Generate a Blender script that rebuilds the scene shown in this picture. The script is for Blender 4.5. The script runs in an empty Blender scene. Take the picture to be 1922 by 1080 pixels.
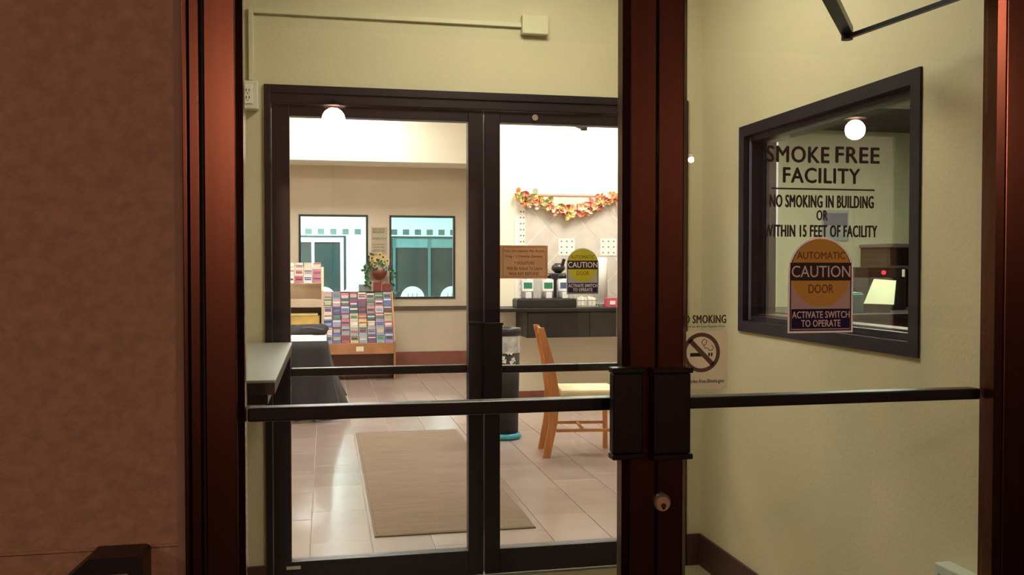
import bpy, bmesh, math, random
from mathutils import Vector, Matrix
random.seed(7)
C = bpy.context.scene
COL = C.collection
R = math.radians

# ------------------------------------------------------------------ camera, world, exposure
TH, PITCH, F, EYE = R(11.6), R(1.28), 1700.0, 1.40
cam_d = bpy.data.cameras.new('camera'); cam = bpy.data.objects.new('camera', cam_d); COL.objects.link(cam)
cam.location = (0, 0, EYE); cam.rotation_euler = (R(90) - PITCH, 0, -TH)
cam_d.sensor_width = 36.0; cam_d.lens = F / 1922.0 * 36.0; cam_d.clip_start = 0.02; cam_d.clip_end = 200
C.camera = cam
w = bpy.data.worlds.new('night_sky'); C.world = w; w.use_nodes = True
w.node_tree.nodes['Background'].inputs[0].default_value = (0.012, 0.012, 0.022, 1)
w.node_tree.nodes['Background'].inputs[1].default_value = 0.35
vs = C.view_settings
vs.view_transform = 'Standard'; vs.look = 'None'; vs.gamma = 1; vs.use_curve_mapping = False; vs.exposure = 0.0

L_STREET = 1000.0      # lamp head radiance (street lamps outside)
L_VEST = 27.0          # vestibule ceiling lamp
L_LOBBY = 48.0         # lobby ceiling panels
L_POOL = 100.0          # room beyond
L_OFFICE = 10.0

CZ = 3.7
YO, YI = 1.865, 4.03   # glass planes of the outer and the inner doors
YFAR, YBRK = 12.73, 9.45

# pixel of the photograph -> point on a plane (used only to read positions off the photograph)
_f = Vector((math.sin(TH) * math.cos(PITCH), math.cos(TH) * math.cos(PITCH), -math.sin(PITCH)))
_u = Vector((math.sin(TH) * math.sin(PITCH), math.cos(TH) * math.sin(PITCH), math.cos(PITCH)))
_r = Vector((math.cos(TH), -math.sin(TH), 0))
def ray(px, py): return _f + _r * ((px - 961) / F) + _u * ((540 - py) / F)
def PY(px, py, Y): d = ray(px, py); return Vector((0, 0, EYE)) + d * (Y / d.y)
def PX(px, py, X): d = ray(px, py); return Vector((0, 0, EYE)) + d * (X / d.x)
def PZ(px, py, Z): d = ray(px, py); return Vector((0, 0, EYE)) + d * ((Z - EYE) / d.z)
def xa(px, Y, py=502): return PY(px, py, Y).x
def za(px, py, Y): return PY(px, py, Y).z

# ------------------------------------------------------------------ materials
def lin(c):
    c = c / 255.0
    return c / 12.92 if c <= .04045 else ((c + .055) / 1.055) ** 2.4
def col(rgb): return (lin(rgb[0]), lin(rgb[1]), lin(rgb[2]), 1)
_mats = {}
def M(name, rgb, rough=.6, metal=0.0, var=0.0, vs_=8.0, bump=0.0, bs=60.0, spec=.5, emit=0.0, stretch=None, sheen=0):
    if name in _mats: return _mats[name]
    m = bpy.data.materials.new(name); m.use_nodes = True; nt = m.node_tree
    p = nt.nodes['Principled BSDF']
    c = col(rgb)
    p.inputs['Base Color'].default_value = c
    p.inputs['Roughness'].default_value = rough; p.inputs['Metallic'].default_value = metal
    p.inputs['Specular IOR Level'].default_value = spec
    if emit:
        p.inputs['Emission Color'].default_value = c; p.inputs['Emission Strength'].default_value = emit
    tc = nt.nodes.new('ShaderNodeTexCoord')
    src = tc.outputs['Object']
    if stretch:
        mp = nt.nodes.new('ShaderNodeMapping'); mp.inputs['Scale'].default_value = stretch
        nt.links.new(src, mp.inputs['Vector']); src = mp.outputs['Vector']
    if var:
        n = nt.nodes.new('ShaderNodeTexNoise'); n.inputs['Scale'].default_value = vs_; n.inputs['Detail'].default_value = 5
        nt.links.new(src, n.inputs['Vector'])
        r = nt.nodes.new('ShaderNodeValToRGB')
        r.color_ramp.elements[0].position = .3; r.color_ramp.elements[1].position = .7
        r.color_ramp.elements[0].color = tuple(x * (1 - var) for x in c[:3]) + (1,)
        r.color_ramp.elements[1].color = tuple(min(1, x * (1 + var)) for x in c[:3]) + (1,)
        nt.links.new(n.outputs['Fac'], r.inputs['Fac']); nt.links.new(r.outputs['Color'], p.inputs['Base Color'])
    if bump:
        n2 = nt.nodes.new('ShaderNodeTexNoise'); n2.inputs['Scale'].default_value = bs; n2.inputs['Detail'].default_value = 6
        nt.links.new(src, n2.inputs['Vector'])
        b = nt.nodes.new('ShaderNodeBump'); b.inputs['Strength'].default_value = bump; b.inputs['Distance'].default_value = .01
        nt.links.new(n2.outputs['Fac'], b.inputs['Height']); nt.links.new(b.outputs['Normal'], p.inputs['Normal'])
    _mats[name] = m
    return m
def E(name, rgb, s):
    m = bpy.data.materials.new(name); m.use_nodes = True; nt = m.node_tree; nt.nodes.clear()
    o = nt.nodes.new('ShaderNodeOutputMaterial'); e = nt.nodes.new('ShaderNodeEmission')
    e.inputs[0].default_value = tuple(rgb) + (1,); e.inputs[1].default_value = s
    nt.links.new(e.outputs[0], o.inputs[0]); return m
def glass(name, tint, refl=1.0):
    m = bpy.data.materials.new(name); m.use_nodes = True; nt = m.node_tree; nt.nodes.clear()
    o = nt.nodes.new('ShaderNodeOutputMaterial'); mx = nt.nodes.new('ShaderNodeMixShader')
    t = nt.nodes.new('ShaderNodeBsdfTransparent'); t.inputs[0].default_value = tuple(tint) + (1,)
    g = nt.nodes.new('ShaderNodeBsdfGlossy'); g.inputs['Roughness'].default_value = 0.0
    g.inputs['Color'].default_value = (refl, refl, refl, 1)
    fr = nt.nodes.new('ShaderNodeFresnel'); fr.inputs[0].default_value = 1.45
    ge = nt.nodes.new('ShaderNodeNewGeometry'); mr = nt.nodes.new('ShaderNodeMapRange')   # same reflectance on the way in and out
    mr.inputs['To Min'].default_value = 1.45; mr.inputs['To Max'].default_value = 1/1.45
    nt.links.new(ge.outputs['Backfacing'], mr.inputs['Value']); nt.links.new(mr.outputs['Result'], fr.inputs[0])
    nt.links.new(fr.outputs[0], mx.inputs[0]); nt.links.new(t.outputs[0], mx.inputs[1]); nt.links.new(g.outputs[0], mx.inputs[2])
    nt.links.new(mx.outputs[0], o.inputs[0]); return m

stucco = M('stucco', (176, 145, 124), .9, var=.13, vs_=45, bump=.9, bs=38)
stucco_edge = M('sealant', (150, 125, 110), .8, var=.1)
bronze = M('bronze_anodized', (106, 68, 56), .25, .97, var=.08, vs_=3, stretch=(30, 30, .6))
bronze_dark = M('bronze_dark', (27, 23, 33), .36, .3, var=.08, vs_=3)
blackm = M('black_metal', (24, 17, 22), .35, .3, var=.1)
rubber = M('black_gasket', (14, 12, 14), .6, var=.1)
v_wall = M('vestibule_wall', (212, 203, 170), .75, var=.04, vs_=3, bump=.12, bs=90)
raceway_m = M('raceway_paint', (212, 208, 172), .5, var=.03)
outlet_m = M('outlet_plastic', (222, 222, 200), .4, var=.03)
base_brown = M('baseboard_brown', (72, 44, 40), .5, var=.15)
base_red = M('baseboard_red_brown', (138, 82, 68), .4, var=.15)
far_wall_m = M('lobby_wall', (204, 190, 170), .8, var=.04, vs_=2)
cream_wall = M('breakfast_wall', (240, 232, 208), .75, var=.02, vs_=2)
white_paint = M('bulkhead_paint', (246, 240, 222), .8, var=.02)
ceil_m = M('ceiling_white', (235, 230, 215), .9, var=.03)
grout_m = M('floor_grout', (186, 172, 160), .7, var=.05)
mat_m = M('entrance_mat', (138, 116, 98), .95, var=.14, vs_=5, bump=.8, bs=60, stretch=(.6, 6, 1))
counter_grey = M('grey_laminate', (176, 178, 172), .35, var=.05)
counter_edge = M('grey_laminate_edge', (44, 36, 38), .4, var=.05)
black_cloth = M('black_cloth', (46, 44, 48), .75, var=.15, vs_=4)
table_top_m = M('table_white', (214, 216, 218), .4, var=.03)
paper_m = M('paper_white', (240, 236, 222), .7, var=.02)
oak = M('oak', (188, 124, 72), .4, var=.18, vs_=6, stretch=(8, 8, 1))
rack_wood = M('rack_wood', (182, 128, 88), .4, var=.15, vs_=6)
rack_dark = M('rack_dark_wood', (88, 50, 38), .5, var=.15)
pale_wood = M('pale_wood', (206, 186, 160), .5, var=.08)
win_frame = M('window_frame_dark', (38, 48, 50), .4, .3, var=.1)
navy = M('navy_frame', (34, 31, 46), .38, .35, var=.1)
sill_wood = M('sill_wood', (104, 60, 44), .35, var=.25, vs_=10, stretch=(6, 1, 6))
black_lam = M('black_laminate', (17, 16, 16), .5, var=.12)
chrome = M('chrome', (210, 208, 204), .22, .9, var=.03)
steel = M('brushed_steel', (196, 198, 200), .35, .8, var=.05)
tile_wall = M('wall_tile', (202, 194, 182), .4, var=.08, vs_=9)
tile_grout = M('wall_grout', (246, 240, 230), .8, var=.03)
mosaic_w = M('mosaic_white', (236, 232, 222), .4, var=.03)
mosaic_d = M('mosaic_dark', (96, 92, 84), .4, var=.1)
leaf_g = M('leaf_green', (56, 104, 62), .6, var=.25)
pot_m = M('pot_red_brown', (120, 56, 44), .6, var=.15)
teal_wall = M('pool_room_wall', (206, 232, 226), .7, var=.03)
teal_dark = M('pool_room_band', (66, 94, 92), .5, var=.1)
dark_glass = M('dark_glass', (44, 58, 58), .1, var=.2, vs_=1.5)
white_pl = M('white_plastic', (240, 244, 242), .4, var=.02)
green_wall = M('office_wall', (196, 196, 164), .8, var=.04)
vinyl = M('brown_vinyl', (46, 36, 28), .5, var=.05)
concrete = M('concrete', (34, 31, 30), .95, var=.15, bump=.3)
gl_out = glass('door_glass', (.96, .965, .955))
gl_in = glass('inner_door_glass', (.97, .975, .965), .7)
gl_win = glass('window_glass', (.93, .96, .95))

# ------------------------------------------------------------------ mesh helpers
def nb(): return bmesh.new()
def box(bm, x0, x1, y0, y1, z0, z1, bev=0.0):
    if x0 > x1: x0, x1 = x1, x0
    if y0 > y1: y0, y1 = y1, y0
    if z0 > z1: z0, z1 = z1, z0
    v = [bm.verts.new(p) for p in ((x0,y0,z0),(x1,y0,z0),(x1,y1,z0),(x0,y1,z0),(x0,y0,z1),(x1,y0,z1),(x1,y1,z1),(x0,y1,z1))]
    fs = [bm.faces.new([v[i] for i in f]) for f in ((0,3,2,1),(4,5,6,7),(0,1,5,4),(1,2,6,5),(2,3,7,6),(3,0,4,7))]
    if bev:
        es = list({e for f in fs for e in f.edges})
        bmesh.ops.bevel(bm, geom=es, offset=bev, segments=2, affect='EDGES', profile=.5)
    return bm
def B(*a): return box(nb(), *a)
def prism(bm, pts, y0, y1):
    """outline in the X-Z plane given thickness along Y"""
    a = [bm.verts.new((p[0], y0, p[1])) for p in pts]; b = [bm.verts.new((p[0], y1, p[1])) for p in pts]
    n = len(pts)
    bm.faces.new(a); bm.faces.new(b[::-1])
    for i in range(n): bm.faces.new((a[i], b[i], b[(i+1) % n], a[(i+1) % n]))
    bmesh.ops.recalc_face_normals(bm, faces=bm.faces[:]); return bm
def lathe(bm, prof, cx, cy, seg=24, cap=True):
    rings = []
    for r, z in prof:
        rings.append([bm.verts.new((cx + r*math.cos(2*math.pi*i/seg), cy + r*math.sin(2*math.pi*i/seg), z)) for i in range(seg)])
    for a, b in zip(rings, rings[1:]):
        for i in range(seg): bm.faces.new((a[i], a[(i+1) % seg], b[(i+1) % seg], b[i]))
    if cap: bm.faces.new(rings[0][::-1]); bm.faces.new(rings[-1])
    bmesh.ops.recalc_face_normals(bm, faces=bm.faces[:]); return bm
def bar(bm, p, q, w_, h_=None, up=Vector((0, 0, 1))):
    """rectangular bar from p to q"""
    p, q = Vector(p), Vector(q); h_ = h_ or w_
    d = (q - p).normalized()
    if abs(d.dot(up)) > .95: up = Vector((0, 1, 0))
    s = d.cross(up).normalized() * w_ / 2; t = s.cross(d).normalized() * h_ / 2
    v = [bm.verts.new(c + a*s + b*t) for c in (p, q) for a, b in ((-1,-1),(1,-1),(1,1),(-1,1))]
    for f in ((0,1,2,3),(7,6,5,4),(0,4,5,1),(1,5,6,2),(2,6,7,3),(3,7,4,0)): bm.faces.new([v[i] for i in f])
    bmesh.ops.recalc_face_normals(bm, faces=bm.faces[:]); return bm
def tube(bm, pts, r, seg=8):
    pts = [Vector(p) for p in pts]; rings = []
    for i, p in enumerate(pts):
        d = (pts[min(i+1, len(pts)-1)] - pts[max(i-1, 0)]).normalized()
        up = Vector((0, 0, 1)) if abs(d.z) < .9 else Vector((0, 1, 0))
        s = d.cross(up).normalized(); t = s.cross(d)
        rings.append([bm.verts.new(p + r*(s*math.cos(2*math.pi*k/seg) + t*math.sin(2*math.pi*k/seg))) for k in range(seg)])
    for a, b in zip(rings, rings[1:]):
        for i in range(seg): bm.faces.new((a[i], a[(i+1) % seg], b[(i+1) % seg], b[i]))
    bm.faces.new(rings[0]); bm.faces.new(rings[-1][::-1])
    bmesh.ops.recalc_face_normals(bm, faces=bm.faces[:]); return bm
def disc_y(bm, cx, cz, r, y0, y1, seg=28, a0=0, a1=360, ri=0):
    """disc, ring or arc facing -Y"""
    if ri:
        full = abs(a1 - a0 - 360) < 1e-3
        n = seg; A = [R(a0 + (a1-a0)*i/n) for i in range(n if full else n+1)]
        rows = [[bm.verts.new((cx + q*math.cos(a), y, cz + q*math.sin(a))) for a in A] for q, y in ((r,y0),(ri,y0),(ri,y1),(r,y1))]
        m = len(A)
        for k in range(m if full else m-1):
            j = (k+1) % m
            for i in range(4):
                bm.faces.new((rows[i][k], rows[(i+1) % 4][k], rows[(i+1) % 4][j], rows[i][j]))
        bmesh.ops.recalc_face_normals(bm, faces=bm.faces[:]); return bm
    return prism(bm, [(cx + r*math.cos(R(a0 + (a1-a0)*i/seg)), cz + r*math.sin(R(a0 + (a1-a0)*i/seg))) for i in range(seg if abs(a1-a0-360) < 1e-3 else seg+1)], y0, y1)

def wloc(o):
    v = Vector((0, 0, 0))
    while o: v += o.location; o = o.parent
    return v
def obj(name, bm, m, parent=None, smooth=False, local=False, **props):
    me = bpy.data.meshes.new(name)
    if parent is None and not local and len(bm.verts):
        xs = [v.co.x for v in bm.verts]; ys = [v.co.y for v in bm.verts]; z0 = min(v.co.z for v in bm.verts)
        org = Vector(((min(xs)+max(xs))/2, (min(ys)+max(ys))/2, z0))
        bm.transform(Matrix.Translation(-org))
    else:
        org = Vector((0, 0, 0))
        if parent is not None and not local: bm.transform(Matrix.Translation(-wloc(parent)))
    if smooth:
        for f in bm.faces: f.smooth = True
    bm.to_mesh(me); bm.free()
    me.materials.append(m)
    o = bpy.data.objects.new(name, me); COL.objects.link(o)
    if parent is not None: o.parent = parent
    else: o.location = org
    for k, v in props.items(): o[k] = v
    return o
def tag(o, label=None, cat=None, group=None, kind=None):
    if label: o['label'] = label
    if cat: o['category'] = cat
    if group: o['group'] = group
    if kind: o['kind'] = kind
    return o
def thing(name, label, cat, loc=(0, 0, 0), rz=0, group=None, kind=None):
    o = bpy.data.objects.new(name, None); COL.objects.link(o); o.empty_display_size = .05
    o.location = loc; o.rotation_euler = (0, 0, rz)
    return tag(o, label, cat, group, kind)
def struct(name, bm, m, label, cat, **k): return tag(obj(name, bm, m, **k), label, cat, kind='structure')
def dup(root, loc, rz=None, label=None):
    r = root.copy(); COL.objects.link(r); r.location = loc
    if rz is not None: r.rotation_euler = (0, 0, rz)
    if label: r['label'] = label
    for ch in list(root.children):
        c = ch.copy(); COL.objects.link(c); c.parent = r
        for g in ch.children:
            d = g.copy(); COL.objects.link(d); d.parent = c
    return r

def text_bm(body, x0, x1, zb, zt, y, bold=.0, thick=.0012):
    """lettering fitted to the box x0..x1, zb..zt in a plane facing -Y"""
    cu = bpy.data.curves.new('t', 'FONT'); cu.body = body; cu.offset = 0; cu.extrude = .02; cu.resolution_u = 3; cu.space_character = 1.0 + bold*2.5
    o = bpy.data.objects.new('t', cu); COL.objects.link(o)
    dg = bpy.context.evaluated_depsgraph_get(); dg.update()
    me = bpy.data.meshes.new_from_object(o.evaluated_get(dg))
    bm = bmesh.new(); bm.from_mesh(me)
    bpy.data.objects.remove(o); bpy.data.curves.remove(cu); bpy.data.meshes.remove(me)
    X = [v.co.x for v in bm.verts]; Y_ = [v.co.y for v in bm.verts]
    ax, bx, ay, by = min(X), max(X), min(Y_), max(Y_)
    for v in bm.verts:
        v.co = Vector((x0 + (v.co.x-ax)/(bx-ax)*(x1-x0), y - (thick if v.co.z > 0 else 0), zb + (v.co.y-ay)/(by-ay)*(zt-zb)))
    if bold:
        h_ = (zt-zb)*bold*1.1; n0 = list(bm.verts) + list(bm.edges) + list(bm.faces)
        for q_, (dx, dz) in enumerate(((h_, 0), (-h_, 0), (0, h_*.7), (0, -h_*.7))):
            g = bmesh.ops.duplicate(bm, geom=n0)
            for e_ in g['geom']:
                if isinstance(e_, bmesh.types.BMVert): e_.co.x += dx; e_.co.z += dz; e_.co.y -= .00012*(q_+1)
    return bm
def text_px(body, px0, px1, py_top, py_bot, Y, **k):
    pm = (px0+px1)/2
    return text_bm(body, xa(px0, Y), xa(px1, Y), za(pm, py_bot, Y), za(pm, py_top, Y), Y, **k)

def holes(bm, x0, x1, y0, y1, z0, z1, hs):
    """wall slab along X with rectangular holes (hx0,hx1,hz0,hz1), sorted in x"""
    cx = x0
    for a, b, c, d in hs:
        box(bm, cx, a, y0, y1, z0, z1)
        if c > z0: box(bm, a, b, y0, y1, z0, c)
        if d < z1: box(bm, a, b, y0, y1, d, z1)
        cx = b
    box(bm, cx, x1, y0, y1, z0, z1); return bm

# ================================================================== STRUCTURE
XL = xa(330, 1.80)            # end of the stucco beside the frame
XJ = xa(390, YO)              # hinge side of the left leaf
XM = xa(1218, YO)             # where the leaves meet
XR = XM + (XM - XJ)           # hinge side of the right leaf
XW = 1.724                    # right wall of the vestibule
struct('ground', B(-8, 14, -26, 1.80, -.12, 0), concrete, 'concrete pavement outside the entrance', 'pavement')

struct('wall_for_reflection', B(-24, 26, -26.5, -26, 0, 9), M('added_facade', (130, 110, 96), .8, var=.08, vs_=.6), 'unseen pale facade behind the viewer, added for the door frames to reflect', 'wall')  # unseen wall, added so the upper bronze frame mirrors something lit
# stucco wall with a recessed joint
zj = za(150, 1034, 1.80)
b = nb(); box(b, -4, XL, 1.80, 2.0, 0, zj-.004); box(b, -4, XL, 1.80, 2.0, zj+.004, 3.6); box(b, -4, XL, 1.808, 2.0, zj-.004, zj+.004)
wl = struct('wall_left', b, stucco, 'rough tan stucco wall at the left of the entrance', 'wall')
obj('sealant_joint', B(XL, XL+.014, 1.795, 2.0, 0, 3.6), stucco_edge, wl)
struct('wall_front_right', B(1.78, 6, 1.80, 2.0, 0, 3.6), stucco, 'tan stucco wall right of the entrance', 'wall')
struct('wall_front', B(XL+.015, 1.78, 1.80, 2.0, 2.24, 3.6), stucco, 'tan stucco wall above the entrance', 'wall')

# outer door frame
tr = thing('trim_1', 'bronze metal frame around the outer doors', 'door frame', (XM, YO, 0), kind='structure')
obj('jamb', box(nb(), XL+.015, xa(355, 1.80), 1.785, 1.97, 0, 2.24, .002), bronze, tr)
obj('jamb', box(nb(), xa(355, 1.80)+.001, XJ-.006, 1.800, 1.96, 0, 2.24, .002), bronze, tr)
obj('jamb', box(nb(), XR+.006, 1.718, 1.795, 1.96, 0, 2.24, .002), bronze, tr)
obj('frame_head', box(nb(), XJ-.005, XR+.005, 1.80, 1.96, 2.145, 2.238, .002), bronze, tr)
obj('gasket', B(XJ-.006, XJ-.001, 1.84, 1.96, 0, 2.14), rubber, tr)
obj('gasket', B(XR+.001, XR+.006, 1.84, 1.96, 0, 2.14), rubber, tr)
obj('threshold', B(XJ, XR, 1.80, 1.96, 0, .012), steel, tr)

def leaf(name, label, x0, x1, Y, ym0, ym1, mt, gl, zb, zt, htop, bar_z, bar_h, bar_mat, s0, s1, bead=None, swap=False):
    """door leaf between x0 and x1: stiles, rails, pane and bar; s0/s1 = inner faces of the stiles"""
    t = thing(name, label, 'door', ((x0+x1)/2, Y, 0), kind='structure')
    be = .0025
    wb = .013 if bead else 0
    obj('stile', box(nb(), x0, s0-wb, ym0, ym1, .015, htop, be), mt, t)
    obj('stile', box(nb(), s1+wb, x1, ym0, ym1, .015, htop, be), mt, t)
    obj('top_rail', box(nb(), s0-wb+.0005, s1+wb-.0005, ym0+.002, ym1-.002, zt, htop, be), mt, t)
    obj('bottom_rail', box(nb(), s0-wb+.0005, s1+wb-.0005, ym0+.002, ym1-.002, .015, zb, be), mt, t)
    if bead:
        for a, c in ((s0-wb+.001, s0), (s1, s1+wb-.001)):
            lo, hi = min(a, c), max(a, c)
            q = nb()
            inner = hi if a < (x0+x1)/2 else lo; outer = lo if a < (x0+x1)/2 else hi
            pts = [(outer, ym0+.004), (inner, ym0+.016), (inner, Y-.003), (outer, Y-.003)]
            va = [q.verts.new((p[0], p[1], zb)) for p in pts]; vb = [q.verts.new((p[0], p[1], zt)) for p in pts]
            q.faces.new(va); q.faces.new(vb)
            for i in range(4): q.faces.new((va[i], va[(i+1) % 4], vb[(i+1) % 4], vb[i]))
            bmesh.ops.recalc_face_normals(q, faces=q.faces[:])
            obj('glazing_bead', q, mt, t)
    obj('glass_pane', B(s0+.0005, s1-.0005, Y-.003, Y+.003, zb+.0005, zt-.0005), gl, t)
    obj('push_bar', box(nb(), s0+.001, s1-.001, Y+.006, Y+.045, bar_z-bar_h/2, bar_z+bar_h/2, .004), bar_mat, t)
    return t
SL0, SL1 = xa(461, YO), xa(1158, YO)
SR0, SR1 = xa(1277, YO), xa(1848, YO)
d1 = leaf('door_1', 'left leaf of the bronze outer glass doors', XJ, XM-.002, YO, YO-.05, YO+.03, bronze, gl_out, .25, 2.05, 2.14, 1.104, .028, blackm, SL0, SL1, True)
d2 = leaf('door_2', 'right leaf of the bronze outer glass doors, with the lock cylinder', XM+.002, XR, YO, YO-.05, YO+.03, bronze, gl_out, .25, 2.05, 2.14, 1.100, .026, blackm, SR0, SR1, True)
# square pull handles
def pull(px0, px1, d, yq, top, bot, par, mt):
    z1, z0 = za(px1, top, yq), za(px1, bot, yq); x0, x1 = xa(px0, yq), xa(px1, yq)
    h = obj('pull_handle', box(nb(), x0, x1, yq, yq+d, z0+.012, z1-.012, .003), mt, par)
    b = nb(); box(b, x0-.002, x1+.004, yq-.004, yq+d, z1-.0115, z1, .002); box(b, x0-.002, x1+.004, yq-.004, yq+d, z0, z0+.0115, .002)
    obj('end_cap', b, mt, h)
    return h
pull(1228, 1298, .028, YO-.081, 690, 862, d2, blackm)
pull(1152, 1208, .028, YO-.081, 690, 862, d1, blackm)
# lock cylinder
lc = PY(1242, 943, YO-.055)
cyl = obj('lock_cylinder', disc_y(nb(), lc.x, lc.z, .0185, YO-.060, YO-.0502), chrome, d2)
obj('lock_core', disc_y(nb(), lc.x+.001, lc.z-.003, .0145, YO-.0625, YO-.0601), M('brass_core', (222, 190, 170), .3, .5), cyl)
b = nb(); disc_y(b, lc.x+.001, lc.z-.006, .0055, YO-.0645, YO-.0626, 14); box(b, lc.x-.001, lc.x+.003, YO-.0645, YO-.0626, lc.z-.014, lc.z-.009)
obj('keyhole', b, M('keyhole_dark', (60, 26, 20), .6), cyl)

# vestibule shell
YW = 3.98
XI0, XI1 = xa(497, YW), xa(1289, YW)
HT = 2.175
b = holes(nb(), -1.3, 2.07, YW, YW+.14, 0, 3.5, [(XI0, XI1, 0, HT)])
wm = struct('wall_middle', b, v_wall, 'pale olive wall around the inner doors', 'wall')
# side wall of the vestibule with the office window
WY0, WY1 = PX(1726, 676, XW).y, PX(1388, 620, XW).y
WZ0, WZ1 = 1.130, 1.992
b = nb()
box(b, XW, XW+.14, 1.965, WY0, 0, 3.5); box(b, XW, XW+.14, WY1, YW-.0005, 0, 3.5)
box(b, XW, XW+.14, WY0, WY1, 0, WZ0); box(b, XW, XW+.14, WY0, WY1, WZ1, 3.5)
struct('wall_right', b, v_wall, 'pale olive vestibule wall with the office window', 'wall')
struct('wall_vestibule_left', B(-1.42, -1.3, 2.0, YW+.14, 0, 3.5), v_wall, 'pale olive wall at the left end of the vestibule', 'wall')
struct('ceiling', B(-1.3, XW, 1.965, YW, 2.95, 3.05), ceil_m, 'white ceiling of the vestibule', 'ceiling')
struct('floor_vestibule', B(-1.3, XW, 1.965, YW+.14, -.1, 0), M('vestibule_floor', (150, 138, 104), .5, var=.1), 'olive brown floor of the vestibule', 'floor')
struct('baseboard_right', box(nb(), XW-.014, XW-.0005, 1.97, YW-.001, 0, .147, .002), base_brown, 'dark brown baseboard along the vestibule wall', 'baseboard')
struct('baseboard_middle', box(nb(), XI1+.004, XW-.015, YW-.014, YW-.0005, 0, .147, .002), base_brown, 'short dark brown baseboard right of the inner doors', 'baseboard')
struct('baseboard_left', box(nb(), -1.29, XI0-.004, YW-.014, YW-.0005, 0, .125, .002), base_brown, 'dark brown baseboard left of the inner doors', 'baseboard')

# inner door frame and leaves
t2 = thing('trim_2', 'dark metal frame around the inner doors', 'door frame', ((XI0+XI1)/2, YI, 0), kind='structure')
XA, XB, XC = xa(512, YI), xa(906, YI), xa(1272, YI)
obj('jamb', box(nb(), XI0+.001, XA-.003, 3.965, 4.10, 0, HT-.001, .002), bronze_dark, t2)
obj('jamb', box(nb(), XC+.003, XI1-.001, 3.965, 4.10, 0, HT-.001, .002), bronze_dark, t2)
zh = za(700, 204, YI)
b = nb(); box(b, XA-.002, XC+.002, 3.965, 4.10, HT-.035, HT-.001, .002); obj('frame_head', b, bronze_dark, t2)
obj('frame_head', box(nb(), XA-.002, XC+.002, 3.974, 4.10, zh+.004, HT-.036, .002), bronze_dark, t2)
G0, G1, G2, G3 = xa(545, YI), xa(877, YI), xa(936, YI), xa(1225, YI)
d3 = leaf('door_3', 'left leaf of the dark inner glass doors', XA, XB-.003, YI, YI-.035, YI+.03, bronze_dark, gl_in, .126, 2.049, zh, .942, .036, blackm, G0, G1)
d4 = leaf('door_4', 'right leaf of the dark inner glass doors', XB+.003, XC, YI, YI-.035, YI+.03, bronze_dark, gl_in, .126, 2.049, zh, .935, .034, blackm, G2, G3)
pull(880, 902, .028, YI-.066, 604, 760, d3, blackm)
pull(908, 943, .028, YI-.066, 606, 760, d4, blackm)
q = PY(1004, 221, YI-.04)
obj('door_viewer', disc_y(nb(), q.x, q.z, .014, YI-.045, YI-.0352, 18), chrome, d4)
q = PY(551, 1067, YI-.04)
obj('maker_plate', B(q.x-.03, q.x+.03, YI-.038, YI-.0335, q.z-.007, q.z+.007), steel, d3)
obj('gap_light_strip', B(XB-.0025, XB+.0025, YI-.02, YI-.01, 1.75, 2.05), chrome, t2)  # light showing between the leaves, put in as a chrome strip

# raceway, junction box and outlet on the middle wall
rc = thing('cable_raceway', 'cream surface cable raceway running over the inner doors to a junction box', 'raceway', (xa(471, YW), YW-.012, za(471, 155, YW)))
p0 = PY(471, 20, YW); p1 = PY(978, 44, YW)
zz = za(471, 21, YW)
obj('channel', box(nb(), p0.x-.010, p0.x+.010, YW-.018, YW-.0005, za(475, 152, YW), zz+.010, .002), raceway_m, rc)
obj('channel', box(nb(), p0.x+.0105, p1.x-.002, YW-.018, YW-.0005, zz-.010, zz+.010, .002), raceway_m, rc)
j0, j1 = PY(977, 66, YW), PY(1026, 32, YW)
obj('junction_box', box(nb(), j0.x, j1.x, YW-.04, YW-.0005, zz-.042, zz+.042, .004), raceway_m, rc)
ox0, ox1, oz1, oz0 = xa(462, YW-.03), xa(487, YW-.03), za(475, 152, YW-.03), za(475, 206, YW-.03)
ob = thing('outlet_box', 'cream surface outlet box at the corner of the raceway', 'outlet', ((ox0+ox1)/2, YW-.02, oz0))
obj('housing', box(nb(), ox0-.03, ox1, YW-.055, YW-.0190 if False else YW-.0005, oz0, oz1-.003, .004), outlet_m, ob)
fp = obj('faceplate', box(nb(), ox0-.02, ox0+.033, YW-.060, YW-.0551, oz0+.02, oz1-.02, .002), paper_m, ob)
b = nb()
for zc in (oz0+.045, oz1-.045):
    for dx in (.0, .012): box(b, ox0+.006+dx, ox0+.009+dx, YW-.0615, YW-.0600, zc-.005, zc+.006)
    box(b, ox0+.011, ox0+.015, YW-.0615, YW-.0600, zc-.014, zc-.010)
obj('sockets', b, M('socket_slots', (70, 66, 54), .6), fp)

# ---------------------------------------------------------------- office window
wf = thing('window_1', 'dark framed office window in the right wall of the vestibule', 'window', (XW, (WY0+WY1)/2, WZ0), kind='structure')
def side_frame(y0, y1, z0, z1, wL, x0, x1):
    b = []
    b.append(B(x0, x1, y0, y0+wL, z0, z1)); b.append(B(x0, x1, y1-wL, y1, z0, z1))
    b.append(B(x0, x1, y0+wL, y1-wL, z0, z0+wL)); b.append(B(x0, x1, y0+wL, y1-wL, z1-wL, z1)); return b
for q in side_frame(WY0, WY1, WZ0, WZ1, .045, XW-.008, XW+.06): obj('frame_bar', q, navy, wf)
for q in side_frame(WY0+.0455, WY1-.0455, WZ0+.0455, WZ1-.0455, .022, XW+.02, XW+.13): obj('inner_frame_bar', q, navy, wf)
obj('glass_pane', B(XW+.045, XW+.051, WY0+.068, WY1-.068, WZ0+.068, WZ1-.068), gl_win, wf)
obj('edge_trim', B(XW+.012, XW+.0195, WY1-.066, WY1-.058, WZ0+.05, WZ1-.05), M('grey_trim', (120, 122, 150), .4, .3), wf)
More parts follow.
